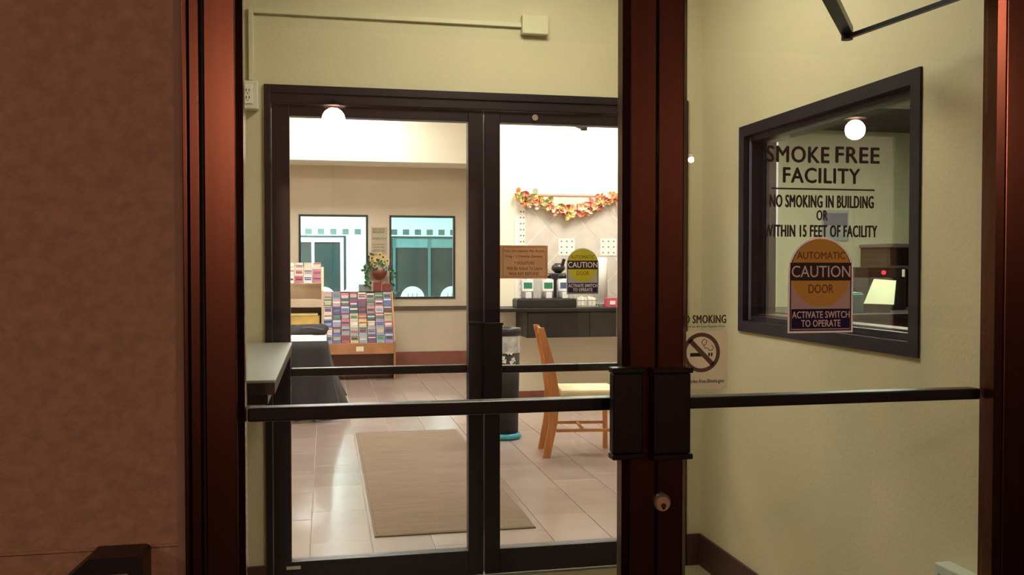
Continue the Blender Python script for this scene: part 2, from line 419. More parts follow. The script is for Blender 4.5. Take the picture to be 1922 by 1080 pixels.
obj('sill_board', box(nb(), XW+.0522, XW+.129, WY0+.069, WY1-.069, WZ0+.0685, WZ0+.075, .001), sill_wood, wf)

# office behind it
OX0, OX1, OY0, OY1 = XW+.14, 5.2, 1.99, 5.86
OCZ = 2.37
struct('floor_office', B(2.071, OX1, OY0+.02, OY1, -.1, 0), M('office_carpet', (80, 70, 60), .9, var=.2), 'brown office floor behind the vestibule window', 'floor')
struct('wall_office_back', B(2.071, OX1, OY1, OY1+.1, 0, 3.0), green_wall, 'pale green office wall seen through the window', 'wall')
struct('wall_office_right', B(OX1, OX1+.1, OY0+.02, OY1, 0, 3.0), green_wall, 'pale office side wall', 'wall')
struct('wall_office_left', B(2.02, 2.07, YW+.141, OY1-.001, 0, CZ), green_wall, 'pale wall between the office and the lobby', 'wall')
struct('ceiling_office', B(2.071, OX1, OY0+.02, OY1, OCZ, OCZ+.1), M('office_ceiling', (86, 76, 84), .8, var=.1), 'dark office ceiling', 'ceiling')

# ---------------------------------------------------------------- lobby shell
LX0, LX1 = -2.4, 5.4
fl = struct('floor', B(LX0, LX1, YW+.141, YFAR+.05, -.1, -.004), grout_m, 'tiled lobby floor with pale grout', 'floor')
tiles_m = []
for k in range(4):
    c = [(154, 134, 125), (160, 140, 131), (149, 130, 121), (157, 139, 129)][k]
    tiles_m.append(M('floor_tile_%s' % 'abcd'[k], c, .23, var=.05, vs_=5, spec=1.0))
me_t = []
TW, TL = .305, .61
for m in tiles_m:
    b = box(nb(), -.1500, .1500, -TL/2+.001, TL/2-.001, -.004, .0035, .0008); me = bpy.data.meshes.new('tile'); b.to_mesh(me); b.free(); me.materials.append(m); me_t.append(me)
floor_loc = fl.location.copy()
TX0 = -.085-.305*7; side = nb()
for i in range(24):
    x = TX0+TW*(i+.5)
    if x < LX0+.16 or x > LX1-.16: continue
    y = 4.13 + (.516 if i % 3 == 1 else .2 if i % 3 == 2 else .36)
    y0, yend = YW+.145, (YFAR-.02 if x < 2.1 else YBRK-.02)
    edges = [y0]
    while y < yend-.1: edges.append(y); y += TL
    edges.append(yend)
    for a_, c_ in zip(edges, edges[1:]):
        ym = (a_+c_)/2
        if -.10 < x/ym < .375 and not (x > 1.75 and ym > YBRK):
            full = abs(c_-a_-TL) < 1e-3
            if full: me = random.choice(me_t)
            else:
                q = box(nb(), -.15, .15, -(c_-a_)/2+.001, (c_-a_)/2-.001, -.004, .0035, .0008); me = bpy.data.meshes.new('tile'); q.to_mesh(me); q.free(); me.materials.append(tiles_m[0])
            o = bpy.data.objects.new('tile', me); COL.objects.link(o); o.parent = fl
            o.location = Vector((x, ym, 0)) - floor_loc
        else: box(side, x-.15, x+.15, a_+.001, c_-.001, -.004, .0035)
tag(obj('side_tile_field', side, tiles_m[1], fl), kind='stuff')

CZ = 3.7
w1 = (xa(561, YFAR), xa(691, YFAR), za(690, 561, YFAR), za(620, 403, YFAR))
w2 = (xa(731, YFAR), xa(854, YFAR), za(790, 561, YFAR), za(790, 405, YFAR))
struct('wall_back', holes(nb(), LX0, 2.3, YFAR, YFAR+.12, 0, CZ, [w1, w2]), far_wall_m, 'beige far wall of the lobby with two windows', 'wall')
zbk = za(700, 303, 12.1)
struct('bulkhead', B(LX0, 2.15, 12.1, YFAR-.001, zbk, CZ), white_paint, 'bright cream bulkhead above the far wall', 'bulkhead')
struct('baseboard_back', box(nb(), LX0, 2.14, YFAR-.02, YFAR-.0005, .004, .215, .003), base_red, 'red brown baseboard of the far lobby wall', 'baseboard')
struct('trim_3', box(nb(), LX0, 2.14, YFAR-.022, YFAR-.0005, .80, .855, .003), M('chair_rail', (84, 70, 62), .5, var=.1), 'dark chair rail under the far windows', 'chair rail')
struct('wall_lobby_left', B(LX0-.12, LX0, YW+.13, YFAR+.12, 0, CZ), far_wall_m, 'beige left wall of the lobby', 'wall')
struct('wall_lobby_right', B(LX1, LX1+.12, YW+.13, YBRK+.12, 0, CZ), far_wall_m, 'beige right wall of the lobby', 'wall')
struct('wall_lobby_front', B(LX0, -1.43, YW, YW+.13, 0, CZ), far_wall_m, 'beige front wall of the lobby', 'wall')
struct('wall_lobby_front_right', B(2.02, LX1, OY1+.101, OY1+.14, 0, CZ), far_wall_m, 'beige wall between the lobby and the office', 'wall')
wb_ = struct('wall_breakfast', B(1.6, LX1, YBRK, YBRK+.12, 0, CZ), cream_wall, 'bright cream wall behind the coffee counter', 'wall')
struct('wall_breakfast_side', B(2.15, 2.3, YBRK+.121, YFAR-.001, 0, CZ), far_wall_m, 'beige side wall right of the far windows', 'wall')
struct('baseboard_breakfast', box(nb(), 1.6, LX1, YBRK-.015, YBRK-.0005, .004, .075, .002), base_red, 'red brown baseboard under the coffee counter', 'baseboard')
struct('ceiling_lobby', B(LX0-.12, LX1+.12, YW+.141, YFAR+.12, CZ, CZ+.1), ceil_m, 'white ceiling of the lobby', 'ceiling')

# far windows
def far_window(name, w_, label):
    x0, x1, z0, z1 = w_
    t = thing(name, label, 'window', ((x0+x1)/2, YFAR, z0), kind='structure'); f = .028
    a, c = YFAR-.012, YFAR+.06
    for q in (B(x0, x0+f, a, c, z0, z1), B(x1-f, x1, a, c, z0, z1), B(x0+f, x1-f, a, c, z0, z0+f), B(x0+f, x1-f, a, c, z1-f, z1)):
        obj('frame_bar', q, win_frame, t)
    obj('glass_pane', B(x0+f, x1-f, YFAR+.02, YFAR+.026, z0+f, z1-f), gl_win, t)
    return t
far_window('window_2', w1, 'left of the two dark framed windows in the far lobby wall')
far_window('window_3', w2, 'right of the two dark framed windows in the far lobby wall')

# ---------------------------------------------------------------- room beyond the far windows
YB = 20.5
struct('floor_pool_room', B(-4, 6.5, YFAR+.125, YB, -.1, 0), M('pool_floor', (150, 175, 172), .5, var=.1), 'pale floor of the room beyond the far windows', 'floor')
struct('ceiling_pool_room', B(-4, 6.5, YFAR+.125, YB, 2.95, 3.05), teal_wall, 'pale ceiling of the room beyond', 'ceiling')
struct('wall_pool_left', B(-4.1, -4, YFAR+.125, YB, 0, 2.95), teal_wall, 'left wall of the room beyond', 'wall')
struct('wall_pool_right', B(6.5, 6.6, YFAR+.125, YB, 0, 2.95), teal_wall, 'right wall of the room beyond', 'wall')
pd = (xa(545, YB), xa(645, YB), 0, za(600, 447, YB))
pw = (xa(735, YB), xa(866, YB), .2, za(790, 447, YB))
pb = struct('wall_pool_back', holes(nb(), -4.1, 6.6, YB, YB+.15, 0, 2.95, [pd, pw]), teal_wall, 'white wall with a row of dark square tiles beyond the far windows', 'wall')
x = xa(556, YB)
while x < xa(870, YB):
    s = .062
    zc = za(700, 435.5, YB)
    if not (xa(692, YB) < x < xa(728, YB)):
        obj('tile', box(nb(), x-s*1.15, x+s*1.15, YB-.012, YB-.0005, zc-s, zc+s, .003), teal_dark, pb)
    x += .268
obj('trim_band', B(-4, pd[1]+.05, YB-.03, YB-.0005, za(700, 446, YB), za(700, 443, YB)), win_frame, pb)
obj('trim_band', B(pw[0]-.02, pw[1]+.3, YB-.03, YB-.0005, za(700, 446, YB), za(700, 443.5, YB)), win_frame, pb)
obj('trim_band', B(pd[1]+.002, pd[1]+.05, YB-.03, YB-.0005, 0, za(700, 446, YB)-.001), win_frame, pb)
sd = thing('door_5', 'white framed sliding glass door in the room beyond the left far window', 'door', ((pd[0]+pd[1])/2, YB, 0), kind='structure')
for q in (B(pd[0], pd[0]+.1, YB-.02, YB+.1, 0, pd[3]), B(pd[1]-.07, pd[1]-.001, YB-.02, YB+.1, 0, pd[3]), B(pd[0]+.1, pd[1]-.07, YB-.02, YB+.1, pd[3]-.09, pd[3]-.001),
          B(xa(585, YB), xa(590, YB), YB-.015, YB+.09, 0, pd[3]-.09)):
    obj('frame_bar', q, white_pl, sd)
obj('glass_pane', B(pd[0]+.1, xa(585, YB), YB+.03, YB+.04, 0, pd[3]-.09), dark_glass, sd)
obj('glass_pane', B(xa(590, YB), pd[1]-.07, YB+.03, YB+.04, 0, pd[3]-.09), dark_glass, sd)
dw = thing('window_4', 'dark glass window wall in the room beyond the right far window', 'window', ((pw[0]+pw[1])/2, YB, .2), kind='structure')
obj('glass_pane', B(pw[0], pw[1], YB+.05, YB+.06, .2, pw[3]), dark_glass, dw)
for px in (740, 806, 862):
    obj('mullion', B(xa(px, YB)-.03, xa(px, YB)+.03, YB+.0, YB+.049, .2, pw[3]), M('teal_mullion', (66, 108, 106), .4, var=.05), dw)
obj('curtain_panel', B(pw[0]+.02, pw[1]-.02, YB+.02, YB+.045, pw[3]-.22, pw[3]-.01), M('teal_valance', (92, 138, 138), .7, var=.1), dw)

# round backed white chairs in that room
def round_chair(label, px, Y):
    xx = xa(px, Y)
    t = thing('round_back_chair', label, 'chair', (xx, Y, 0), group='white round backed chairs beyond the far windows')
    q = nb(); n = 14
    pts = [(-.24, .46)] + [(-.245*math.cos(math.pi*i/n), .76+.245*math.sin(math.pi*i/n)) for i in range(n+1)] + [(.24, .46)]
    prism(q, pts, .20, .225)
    bk = obj('backrest', q, white_pl, t, local=True)
    bk_slots = nb()
    for sx in (-.09, 0, .09): box(bk_slots, sx-.012, sx+.012, .1975, .1998, .60, .86)
    obj('backrest_slots', bk_slots, M('slot_shadow', (150, 160, 156), .6), bk, local=True)
    obj('seat', box(nb(), -.23, .23, -.24, .23, .43, .46, .01), white_pl, t, local=True)
    for sx in (-1, 1):
        for sy in (-1, 1): obj('leg', bar(nb(), (sx*.2, sy*.19, .43), (sx*.23, sy*.22, 0), .035), white_pl, t, local=True)
    return t
round_chair('white round backed chair beyond the left far window', 607, 18.6)
round_chair('white round backed chair in the left half of the right far window', 776, 18.6)
round_chair('white round backed chair cut off by the right edge of the right far window', 851, 18.6)
round_chair('white round backed chair behind the grey planter beyond the left far window', 664, 18.6)

# ================================================================== LAMPS
def street_lamp(px, py, H, r, name_label, k=1.0, at=None):
    d = ray(px, py); t_ = (H-EYE)/d.z
    X, Y = d.x*t_, d.y*t_
    Y = 2*YO - Y                      # where its mirror image in the outer glass shows
    if at: X, Y = at
    root = thing('street_lamp', name_label, 'lamp', (X, Y, 0), group='street lamps outside')
    obj('pole', lathe(nb(), [(.09, 0), (.06, .3), (.05, H-r-.005)], X, Y, 12), blackm, root)
    obj('lamp_hood', lathe(nb(), [(.30, H+r+.03), (.06, H+r+.2)], X, Y, 16), blackm, root)
    obj('bulb', lathe(nb(), [(.01, H-r)]+[(r*math.sin(math.pi*i/8), H-r*math.cos(math.pi*i/8)) for i in range(1, 8)]+[(.01, H+r)], X, Y, 16), E('street_bulb', (1, .56, .36), L_STREET*k), root)
    obj('stem', lathe(nb(), [(.03, H+r+.002), (.03, H+r+.03)], X, Y, 10), blackm, root)
street_lamp(626, 224, 5.0, .28, 'street lamp behind the viewer mirrored in the left outer door', .75)
street_lamp(1605, 244, 5.0, .26, 'street lamp behind the viewer mirrored in the right outer door', .32)
street_lamp(1297, 300, 5.0, .10, 'distant street lamp mirrored as a small spot in the right outer door', .1)
street_lamp(0, 0, 5.0, .22, 'street lamp beyond the stucco wall at the left, behind the viewer', .27, at=(-8.0, -6.0))
def panel(name, label, x, y, z, sx, sy, rgb, s, grp):
    t = thing(name, label, 'light', (x, y, z), group=grp)
    obj('lamp_frame', B(x-sx/2-.03, x+sx/2+.03, y-sy/2-.03, y+sy/2+.03, z+.012, z+.04), ceil_m, t)
    obj('diffuser', B(x-sx/2, x+sx/2, y-sy/2, y+sy/2, z, z+.011), E('lamp_glow', rgb, s), t)
panel('ceiling_light', 'square ceiling light of the vestibule', .75, 2.95, 2.905, .55, .55, (1, .95, .74), L_VEST, 'ceiling lights')
LPOS = ('nearest the left inner door', 'above the oak chair', 'above the leaflet stand', 'above the coffee counter')
for i, (lx, ly) in enumerate(((0, 6.2), (2.9, 6.2), (0, 9.0), (2.7, 8.35))):
    panel('ceiling_light', 'square lobby ceiling light ' + LPOS[i], lx, ly, CZ-.045, .8, .8, (1, .955, .885), L_LOBBY*(.9, .4, .9, 1.45)[i], 'ceiling lights of the lobby')
panel('ceiling_light', 'square ceiling panel light near the bulkhead', .2, 11.35, CZ-.045, .5, .5, (1, .955, .885), L_LOBBY*2, 'ceiling lights of the lobby')
for lx, ly in ((-.5, 15.5), (2.8, 15.5), (-.3, 18.8), (2.6, 18.8)):
    panel('ceiling_light', 'ceiling light beyond the far windows, %s and %s' % ('left' if lx < 0 else 'right', 'near the windows' if ly < 16 else 'near the far wall'), lx, ly, 2.90, .7, .7, (.86, .98, 1), L_POOL*(2.3 if lx < 0 else .5), 'ceiling lights beyond')
panel('ceiling_light', 'ceiling light of the office', 2.9, 4.3, OCZ-.045, .6, .6, (1, .97, .75), L_OFFICE*4, 'ceiling light office')

# ================================================================== SIGNS ON THE GLASS
_M0 = M
def MT(name, rgb, rough=.5, k=.5, **kw):
    new = name not in _mats
    m = _M0(name, rgb, rough, **kw)
    if new:
        nt = m.node_tree; o = nt.nodes['Material Output']; p = nt.nodes['Principled BSDF']
        t = nt.nodes.new('ShaderNodeBsdfTranslucent'); mx = nt.nodes.new('ShaderNodeMixShader'); mx.inputs[0].default_value = k
        src = p.inputs['Base Color'].links
        if src: nt.links.new(src[0].from_socket, t.inputs[0])
        else: t.inputs[0].default_value = p.inputs['Base Color'].default_value
        nt.links.new(p.outputs[0], mx.inputs[1]); nt.links.new(t.outputs[0], mx.inputs[2]); nt.links.new(mx.outputs[0], o.inputs[0])
    return m
def caution(name_label, px0, px1, py0, py1, Y):
    cx = (px0+px1)/2; S = (xa(px1, Y)-xa(px0, Y)); x0, x1 = xa(px0, Y), xa(px1, Y); xc = (x0+x1)/2
    z1, z0 = za(cx, py0, Y), za(cx, py1, Y); h = z1-z0
    t = thing('caution_sticker', name_label, 'sticker', (xc, Y, z0))
    rr = S/2; zc = z1-rr
    def arch(i):
        r_ = rr-i
        return [(xc-r_, z0+i), (xc+r_, z0+i)] + [(xc+r_*math.cos(math.pi*k/18), zc+r_*math.sin(math.pi*k/18)) for k in range(19)]
    out_ = Y < 3
    whi = MT('sticker_white_lit' if out_ else 'sticker_white_inner', (252, 238, 242) if out_ else (222, 220, 214), .5, var=.02)  # outer white is paler: the stronger light on it is in the colour
    obj('backing', prism(nb(), arch(0), Y-.0010, Y), whi, t)
    yel = MT('sticker_yellow_lit' if out_ else 'sticker_yellow_inner', (255, 224, 120) if out_ else (236, 226, 60), .5, var=.02)  # same sticker, outer yellow lightened to carry the light falling on it
    blk = M('sticker_black', (34, 16, 16), .5, var=.02); blu = MT('sticker_blue', (44, 38, 100), .5, var=.02)
    def zf(f): return z1 - h*f
    i = S*.03
    cy_ = zf(.36)
    rY = S*.46
    obj('yellow_disc', disc_y(nb(), xc, z1-.03*S-rY, rY, Y-.0015, Y-.0011, 36), yel, t) if False else None
    # tall yellow circle from the arch down to just above the blue panel
    pts = []
    for k in range(40):
        a = 2*math.pi*k/40
        pts.append((xc + .46*S*math.cos(a), zf(.375) + h*.355*math.sin(a)))
    obj('yellow_disc', prism(nb(), pts, Y-.0015, Y-.0011), yel, t)
    obj('border_line', prism(nb(), arch(i*.9), Y-.00108, Y-.00102), blu, t)
    obj('inner_field', prism(nb(), arch(i*1.5), Y-.00112, Y-.00109), whi, t)
    obj('black_band', B(x0+i, x1-i, Y-.0020, Y-.0016, zf(.455), zf(.268)), blk, t)
    obj('blue_panel', B(x0+i*1.7, x1-i*1.7, Y-.0020, Y-.0016, zf(.955), zf(.75)), blu, t)
    tx = M('sticker_text_brown', (120, 70, 30), .5)
    pk = M('sticker_text_pink', (250, 236, 240), .5)
    def T(s, f0, f1, ft, fb, m, bo=0, yy=Y-.0016):
        obj('lettering', text_bm(s, x0+S*f0, x0+S*f1, zf(fb), zf(ft), yy, bold=bo, thick=.0006), m, t)
    T('AUTOMATIC', .13, .87, .155, .23, tx)
    T('CAUTION', .05, .95, .30, .42, pk, .0, Y-.0021)
    T('DOOR', .31, .69, .495, .585, tx)
    T('ACTIVATE SWITCH', .06, .94, .775, .845, pk, .02, Y-.0021)
    T('TO OPERATE', .20, .80, .865, .935, pk, .02, Y-.0021)
caution('yellow arched CAUTION AUTOMATIC DOOR sticker on the right outer door', 1479, 1601, 445, 625, YO-.0032)
caution('yellow arched CAUTION AUTOMATIC DOOR sticker on the right inner door', 1063, 1124, 466, 553, YI-.0032)

yl = YO-.0031
lt = thing('window_lettering', 'large dark SMOKE FREE FACILITY lettering on the right outer door', 'lettering', (xa(1540, yl), yl, za(1540, 446, yl)))
for s, a, c, t_, b_, bo in (('SMOKE', 1437, 1554, 275, 305, .035), ('FREE', 1567, 1648, 277, 306, .035), ('FACILITY', 1469, 1612, 316, 344, .035),
                       ('NO SMOKING IN BUILDING', 1444, 1638, 367, 390, .035), ('OR', 1532, 1552, 395, 414, .035), ('WITHIN 15 FEET OF FACILITY', 1434, 1645, 423, 445, .035)):
    obj('text_line', text_px(s, a, c, t_, b_, yl, bold=bo, thick=.0006), vinyl, lt)
obj('rule_line', B(xa(1447, yl), xa(1640, yl), yl-.0006, yl, za(1543, 357, yl), za(1543, 354, yl)), vinyl, lt)

ns = thing('no_smoking_sticker', 'pale NO SMOKING sticker with a crossed out cigarette on the right outer door', 'sticker', (xa(1318, yl), yl, za(1318, 731, yl)))
clearm = MT('sticker_pale', (240, 234, 218), .6, var=.04)
obj('backing', B(SR0+.001, xa(1365, yl), yl-.0008, yl, za(1320, 731, yl), za(1320, 622, yl)), clearm, ns)
gb = MT('sticker_greybrown', (150, 134, 124), .6); db = M('sticker_dark', (40, 34, 30), .6)
obj('lettering', text_px('NO SMOKING', 1274, 1363, 592, 607, yl, bold=.04, thick=.0006), M('sticker_olive', (84, 74, 50), .6), ns)
obj('lettering', text_px('Indiana Smoke Free Air Law Applies Here'.replace('Indiana ', ''), 1276, 1361, 611, 616, yl, thick=.0006), db, ns)
c = PY(1316, 662, yl); rr = (xa(1351, yl)-xa(1281, yl))/2
obj('prohibition_ring', disc_y(nb(), c.x, c.z, rr, yl-.0020, yl-.0015, 40, ri=rr*.80), gb, ns)
b = nb(); bar(b, (c.x-rr*.62, yl-.00175, c.z+rr*.62), (c.x+rr*.62, yl-.00175, c.z-rr*.62), .0005, rr*.24, up=Vector((1, 0, 1)))
obj('prohibition_slash', b, gb, ns)
b = nb(); box(b, c.x-rr*.6, c.x+rr*.02, yl-.0014, yl-.0009, c.z-rr*.20, c.z-rr*.02); box(b, c.x+rr*.38, c.x+rr*.46, yl-.0014, yl-.0009, c.z-rr*.2, c.z-rr*.02); box(b, c.x+rr*.52, c.x+rr*.60, yl-.0014, yl-.0009, c.z-rr*.2, c.z-rr*.02)
obj('cigarette', b, db, ns)
sm = [(.08, .62), (.02, .48), (.12, .36), (.25, .44), (.30, .60), (.18, .68), (.08, .62)]
b = nb(); tube(b, [(c.x+rr*p[0], yl-.0011, c.z+rr*p[1]) for p in sm], .0009, 5)
tube(b, [(c.x+rr*p[0], yl-.0011, c.z+rr*p[1]) for p in [(.12, .36), (.20, .22), (.34, .22), (.42, .10), (.60, .12), (.66, .26), (.55, .36)]], .0009, 5)
obj('smoke_curl', b, gb, ns)
obj('lettering', text_px('smoke-free.illinois.gov', 1290, 1360, 712, 721, yl-.0008, bold=.01, thick=.0005), db, ns)

yn = YI-.0031
pl = thing('paper_sign', 'brown text sign on the glass of the right inner door', 'sign', (xa(983, yn), yn, za(983, 523, yn)))
obj('sheet', B(G2+.001, xa(1028, yn), yn-.001, yn, za(983, 523, yn), za(983, 461, yn)), MT('brown_paper', (206, 168, 134), .7, var=.08, vs_=20), pl)
fr_ = M('sign_rule', (112, 74, 46), .7)
b = nb(); X0, X1, Z0, Z1 = xa(944, yn), xa(1025, yn), za(983, 520, yn), za(983, 464, yn); k = .0016
for q in ((X0, X1, Z0, Z0+k), (X0, X1, Z1-k, Z1), (X0, X0+k, Z0+k, Z1-k), (X1-k, X1, Z0+k, Z1-k)): box(b, q[0], q[1], yn-.0016, yn-.0011, q[2], q[3])
obj('border_line', b, fr_, pl)
for s, a, c_, t_, b_ in (('Two Occupants Per Room', 945, 1022, 469, 475), ('King / 2 Double Queens', 949, 1018, 479, 485), ('* VIOLATORS', 965, 1003, 491, 497),
                     ('Will Be Asked To Leave', 951, 1018, 501, 507), ('With NO REFUND', 955, 1012, 511, 517)):
    obj('text_line', text_px(s, a, c_, t_, b_, yn-.0011, bold=.02, thick=.0005), fr_, pl)

# ================================================================== VESTIBULE THINGS
# grey topped counter at the left
vc = thing('vestibule_counter', 'grey topped counter standing in the vestibule left of the inner doors', 'counter', (-.7, 3.3, 0))
obj('countertop', box(nb(), -1.28, -.142, 2.64, 3.955, 1.0725, 1.081, .002), counter_grey, vc)
obj('top_edge', box(nb(), -1.278, -.144, 2.642, 3.95, 1.0385, 1.072, .001), counter_edge, vc)
obj('apron', box(nb(), -1.25, -.165, 2.68, 3.94, 1.005, 1.038, .002), blackm, vc)
obj('base_panel', box(nb(), -1.2, -.62, 2.8, 3.9, 0, 1.004, .004), black_lam, vc)

# closer arms
def arm_px(pts, H): return [PZ(p[0], p[1], H) for p in pts]
H = 2.098
e = PZ(1590, 66, H); s = PZ(1556, 0, H); dd = (s-e)
a_end = e + dd*((YO+.15-e.y)/dd.y)
g = PZ(1760, 0, H); r0 = PZ(1602, 50, H); dr = (g-r0).normalized()
r_end = r0 + dr*((YO+.06-r0.y)/dr.y)
ca = thing('door_closer', 'black double armed door operator of the right outer door', 'door closer', (a_end.x, YO+.15, 2.1))
am = M('closer_black', (34, 30, 38), .35, .4, var=.08)
obj('main_arm', bar(nb(), e+Vector((0, 0, .012)), a_end+Vector((0, 0, .012)), .034, .022), am, ca)
obj('rod', bar(nb(), e+Vector((0, 0, -.006)), r_end+Vector((0, 0, -.006)), .014, .012), am, ca)
obj('elbow_joint', lathe(nb(), [(.017, H-.014), (.017, H+.0)], e.x, e.y, 14), am, ca)
obj('operator_housing', box(nb(), a_end.x-.3, a_end.x+.3, YO+.10, YO+.22, 2.15, 2.27, .005), am, ca)
obj('spindle', lathe(nb(), [(.014, 2.12), (.014, 2.149)], a_end.x, a_end.y-.0, 12), am, ca)
obj('door_bracket', B(r_end.x-.03, r_end.x+.03, YO+.031, YO+.065, H-.02, H+.01), am, ca)
H2 = 2.075
p = PZ(1096, 239, H2); q = PZ(1156, 265, H2); dd = (p-q).normalized()
cb = thing('door_closer', 'black door operator arm above the right inner door', 'door closer', (q.x, YI+.1, 2.1))
st = q + dd*((YI+.12-q.y)/dd.y) if abs(dd.y) > 1e-3 else q
b2 = st
obj('main_arm', bar(nb(), p, b2, .03, .02), am, cb)
obj('elbow_joint', lathe(nb(), [(.016, H2-.015), (.016, H2+.022)], p.x, p.y, 12), am, cb)
obj('operator_housing', box(nb(), b2.x-.25, b2.x+.25, YI+.07, YI+.17, 2.115, 2.22, .005), am, cb)
obj('rod', bar(nb(), p+Vector((0, 0, .019)), Vector((p.x+.05, YI+.045, H2+.019)), .012), am, cb)

# wall heater low on the right wall
k0 = PX(1783, 1053, XW)
ht = thing('wall_heater', 'pale grey green wall heater low on the right vestibule wall', 'heater', (XW-.03, 2.1, .22))
obj('casing', box(nb(), XW-.05, XW-.0005, 1.975, k0.y, .16, k0.z, .004), M('heater_pale', (196, 208, 196), .4, var=.03), ht)
obj('grille_panel', box(nb(), XW-.054, XW-.0505, 1.99, k0.y-.02, .18, k0.z-.025, .001), M('heater_grey', (134, 146, 146), .4, var=.04), ht)
b = nb()
for i in range(6): box(b, XW-.0575, XW-.0545, 2.0, k0.y-.03, .22+i*.045, .235+i*.045)
obj('louvre_slats', b, M('heater_dark', (90, 100, 100), .4), ht)

# door switch box on the stucco
ys = 1.72
P4 = [(94, 1082), (150, 1053), (260, 1045), (267, 1052)]
zt_ = za(200, 1049, ys); xs0, xs1 = xa(108, ys, 1060), xa(268, ys, 1060)
sw = thing('door_switch', 'dark push switch box with a pale steel plate on the stucco wall', 'switch', ((xs0+xs1)/2, ys, zt_-.2))
pts = [(xs0, zt_-.045), (xs0+.05, zt_), (xs1-.008, zt_), (xs1, zt_-.008), (xs1, zt_-.2), (xs0, zt_-.2)]
obj('housing', prism(nb(), pts, ys, 1.7995), M('switch_black', (24, 16, 26), .4, var=.1), sw)
obj('push_plate', box(nb(), xs0+.02, xs1-.024, ys-.008, ys-.0005, zt_-.178, zt_-.029, .002), M('plate_steel', (235, 230, 225), .3, .4), sw)

# ================================================================== OFFICE THINGS
def ofc(px0, px1, py0, py1, Y):
    m = (px0+px1)/2
    return xa(px0, Y), xa(px1, Y), za(m, py1, Y), za(m, py0, Y)
x0, x1, z0, z1 = ofc(1543, 1592, 395, 452, 5.8500)
t = thing('poster', 'blue and grey poster on the back wall of the office', 'poster', ((x0+x1)/2, 5.8500, z0))
obj('sheet', B(x0, x1, 5.8480, 5.8595, z0, z1), M('poster_grey', (150, 160, 166), .6, var=.05), t)
obj('picture_field', B(x0+.01, x1-.01, 5.8460, 5.8475, (z0+z1)/2, z1-.02), M('poster_blue', (70, 88, 120), .6, var=.2), t)
x0, x1, z0, z1 = ofc(1609, 1627, 480, 510, 5.9)
t = thing('wall_phone', 'blue wall box in the office left of the dark hutch', 'phone', ((x0+x1)/2, 5.9, z0))
obj('body', box(nb(), x0, x1, 5.7800, 5.8590, z0, z1, .005), M('blue_box', (40, 62, 110), .4), t)
obj('cradle', box(nb(), x0+.01, x1-.01, 5.7600, 5.7790, z0+.02, z1-.03, .003), M('blue_box_pale', (100, 120, 160), .4), t)
# light at the door edge, put in as a glowing strip
x0, x1, z0, z1 = ofc(1451, 1464, 258, 445, 5.8100)
t = thing('door_6', 'narrow door opening in the back wall of the office, its light a glowing strip', 'door', ((x0+x1)/2, 6.15, 0), kind='structure')
obj('gap_glow_strip', B(x0, x1, 5.8450, 5.8595, z0, z1), E('gap_glow_strip', (1, .93, .82), .95), t)
obj('gap_lower', B(x0, x1, 5.8450, 5.8595, .1, z0-.001), M('gap_light_dim', (214, 206, 180), .6), t)  # dimmer lower part of that light, put in as pale colour
obj('casing_bar', B(x0-.05, x0-.001, 5.8300, 5.8595, .1, z1+.03), green_wall, t)
# desk and things on it
YD = 4.05
dz = za(1650, 590, YD)
t = thing('office_desk', 'dark reception desk behind the office window', 'desk', (3.0, 4.4, 0))
obj('desktop', box(nb(), 2.3, 3.55, YD, 4.9, dz-.03, dz, .003), M('desk_dark', (50, 34, 30), .4, var=.1), t)
obj('pedestal', B(2.4, 3.5, YD+.05, 4.85, 0, dz-.031), M('desk_brown', (96, 52, 38), .4, var=.2), t)
x0, x1, z0, z1 = ofc(1626, 1705, 466, 590, 4.8)
t = thing('desk_hutch', 'dark brown hutch standing on the reception desk', 'cabinet', ((x0+x1)/2, 4.75, dz))
dk = M('hutch_brown', (58, 44, 40), .5, var=.12)
obj('back_panel', B(x0, x1, 4.84, 4.86, dz+.001, z1), dk, t); obj('side_panel', B(x0, x0+.02, 4.6, 4.839, dz+.001, z1), dk, t)
obj('side_panel', B(x1-.02, x1, 4.6, 4.839, dz+.001, z1), dk, t)
obj('shelf', B(x0+.02, x1-.02, 4.62, 4.839, (dz+z1)/2+.05, (dz+z1)/2+.07), dk, t); obj('top_board', B(x0-.01, x1+.01, 4.59, 4.86, z1+.0005, z1+.02), dk, t)
x0, x1, z0, z1 = ofc(1672, 1722, 322, 600, 4.55)
tall_cab = t = thing('tall_cabinet', 'tall dark brown cabinet at the right edge of the office window', 'cabinet', ((x0+x1)/2+.2, 4.5, 0))
obj('body', B(3.56, 4.2, 4.4, 5.0, 0, z1), dk, t)
obj('cabinet_door', box(nb(), 3.58, 3.87, 4.385, 4.399, .05, z1-.03, .002), dk, t); obj('cabinet_door', box(nb(), 3.885, 4.18, 4.385, 4.399, .05, z1-.03, .002), dk, t)
# slanted paper on a stand
pts = [PY(1622, 570, 4.15), PY(1678, 572, 4.15), PY(1682, 527, 4.25), PY(1641, 524, 4.25)]
t = thing('paper_stand', 'slanted pale sheet on a black stand on the reception desk', 'paper', (pts[0].x+.08, 4.2, dz))
b = nb(); va = [b.verts.new(p_) for p_ in pts]; vb = [b.verts.new(p_+Vector((0, .006, -.002))) for p_ in pts]
b.faces.new(va); b.faces.new(vb[::-1])
for i in range(4): b.faces.new((va[i], vb[i], vb[(i+1) % 4], va[(i+1) % 4]))
bmesh.ops.recalc_face_normals(b, faces=b.faces[:])
obj('sheet', b, M('paper_green', (196, 204, 168), .7, var=.04), t)
obj('stand', B(pts[0].x+.02, pts[1].x, 4.18, 4.3, dz+.0005, pts[0].z-.004), blackm, t)
x0, x1, z0, z1 = ofc(1601, 1616, 552, 571, 4.2)
t = thing('tape_dispenser', 'small teal container on the desk beside the slanted sheet', 'container', ((x0+x1)/2, 4.22, dz))
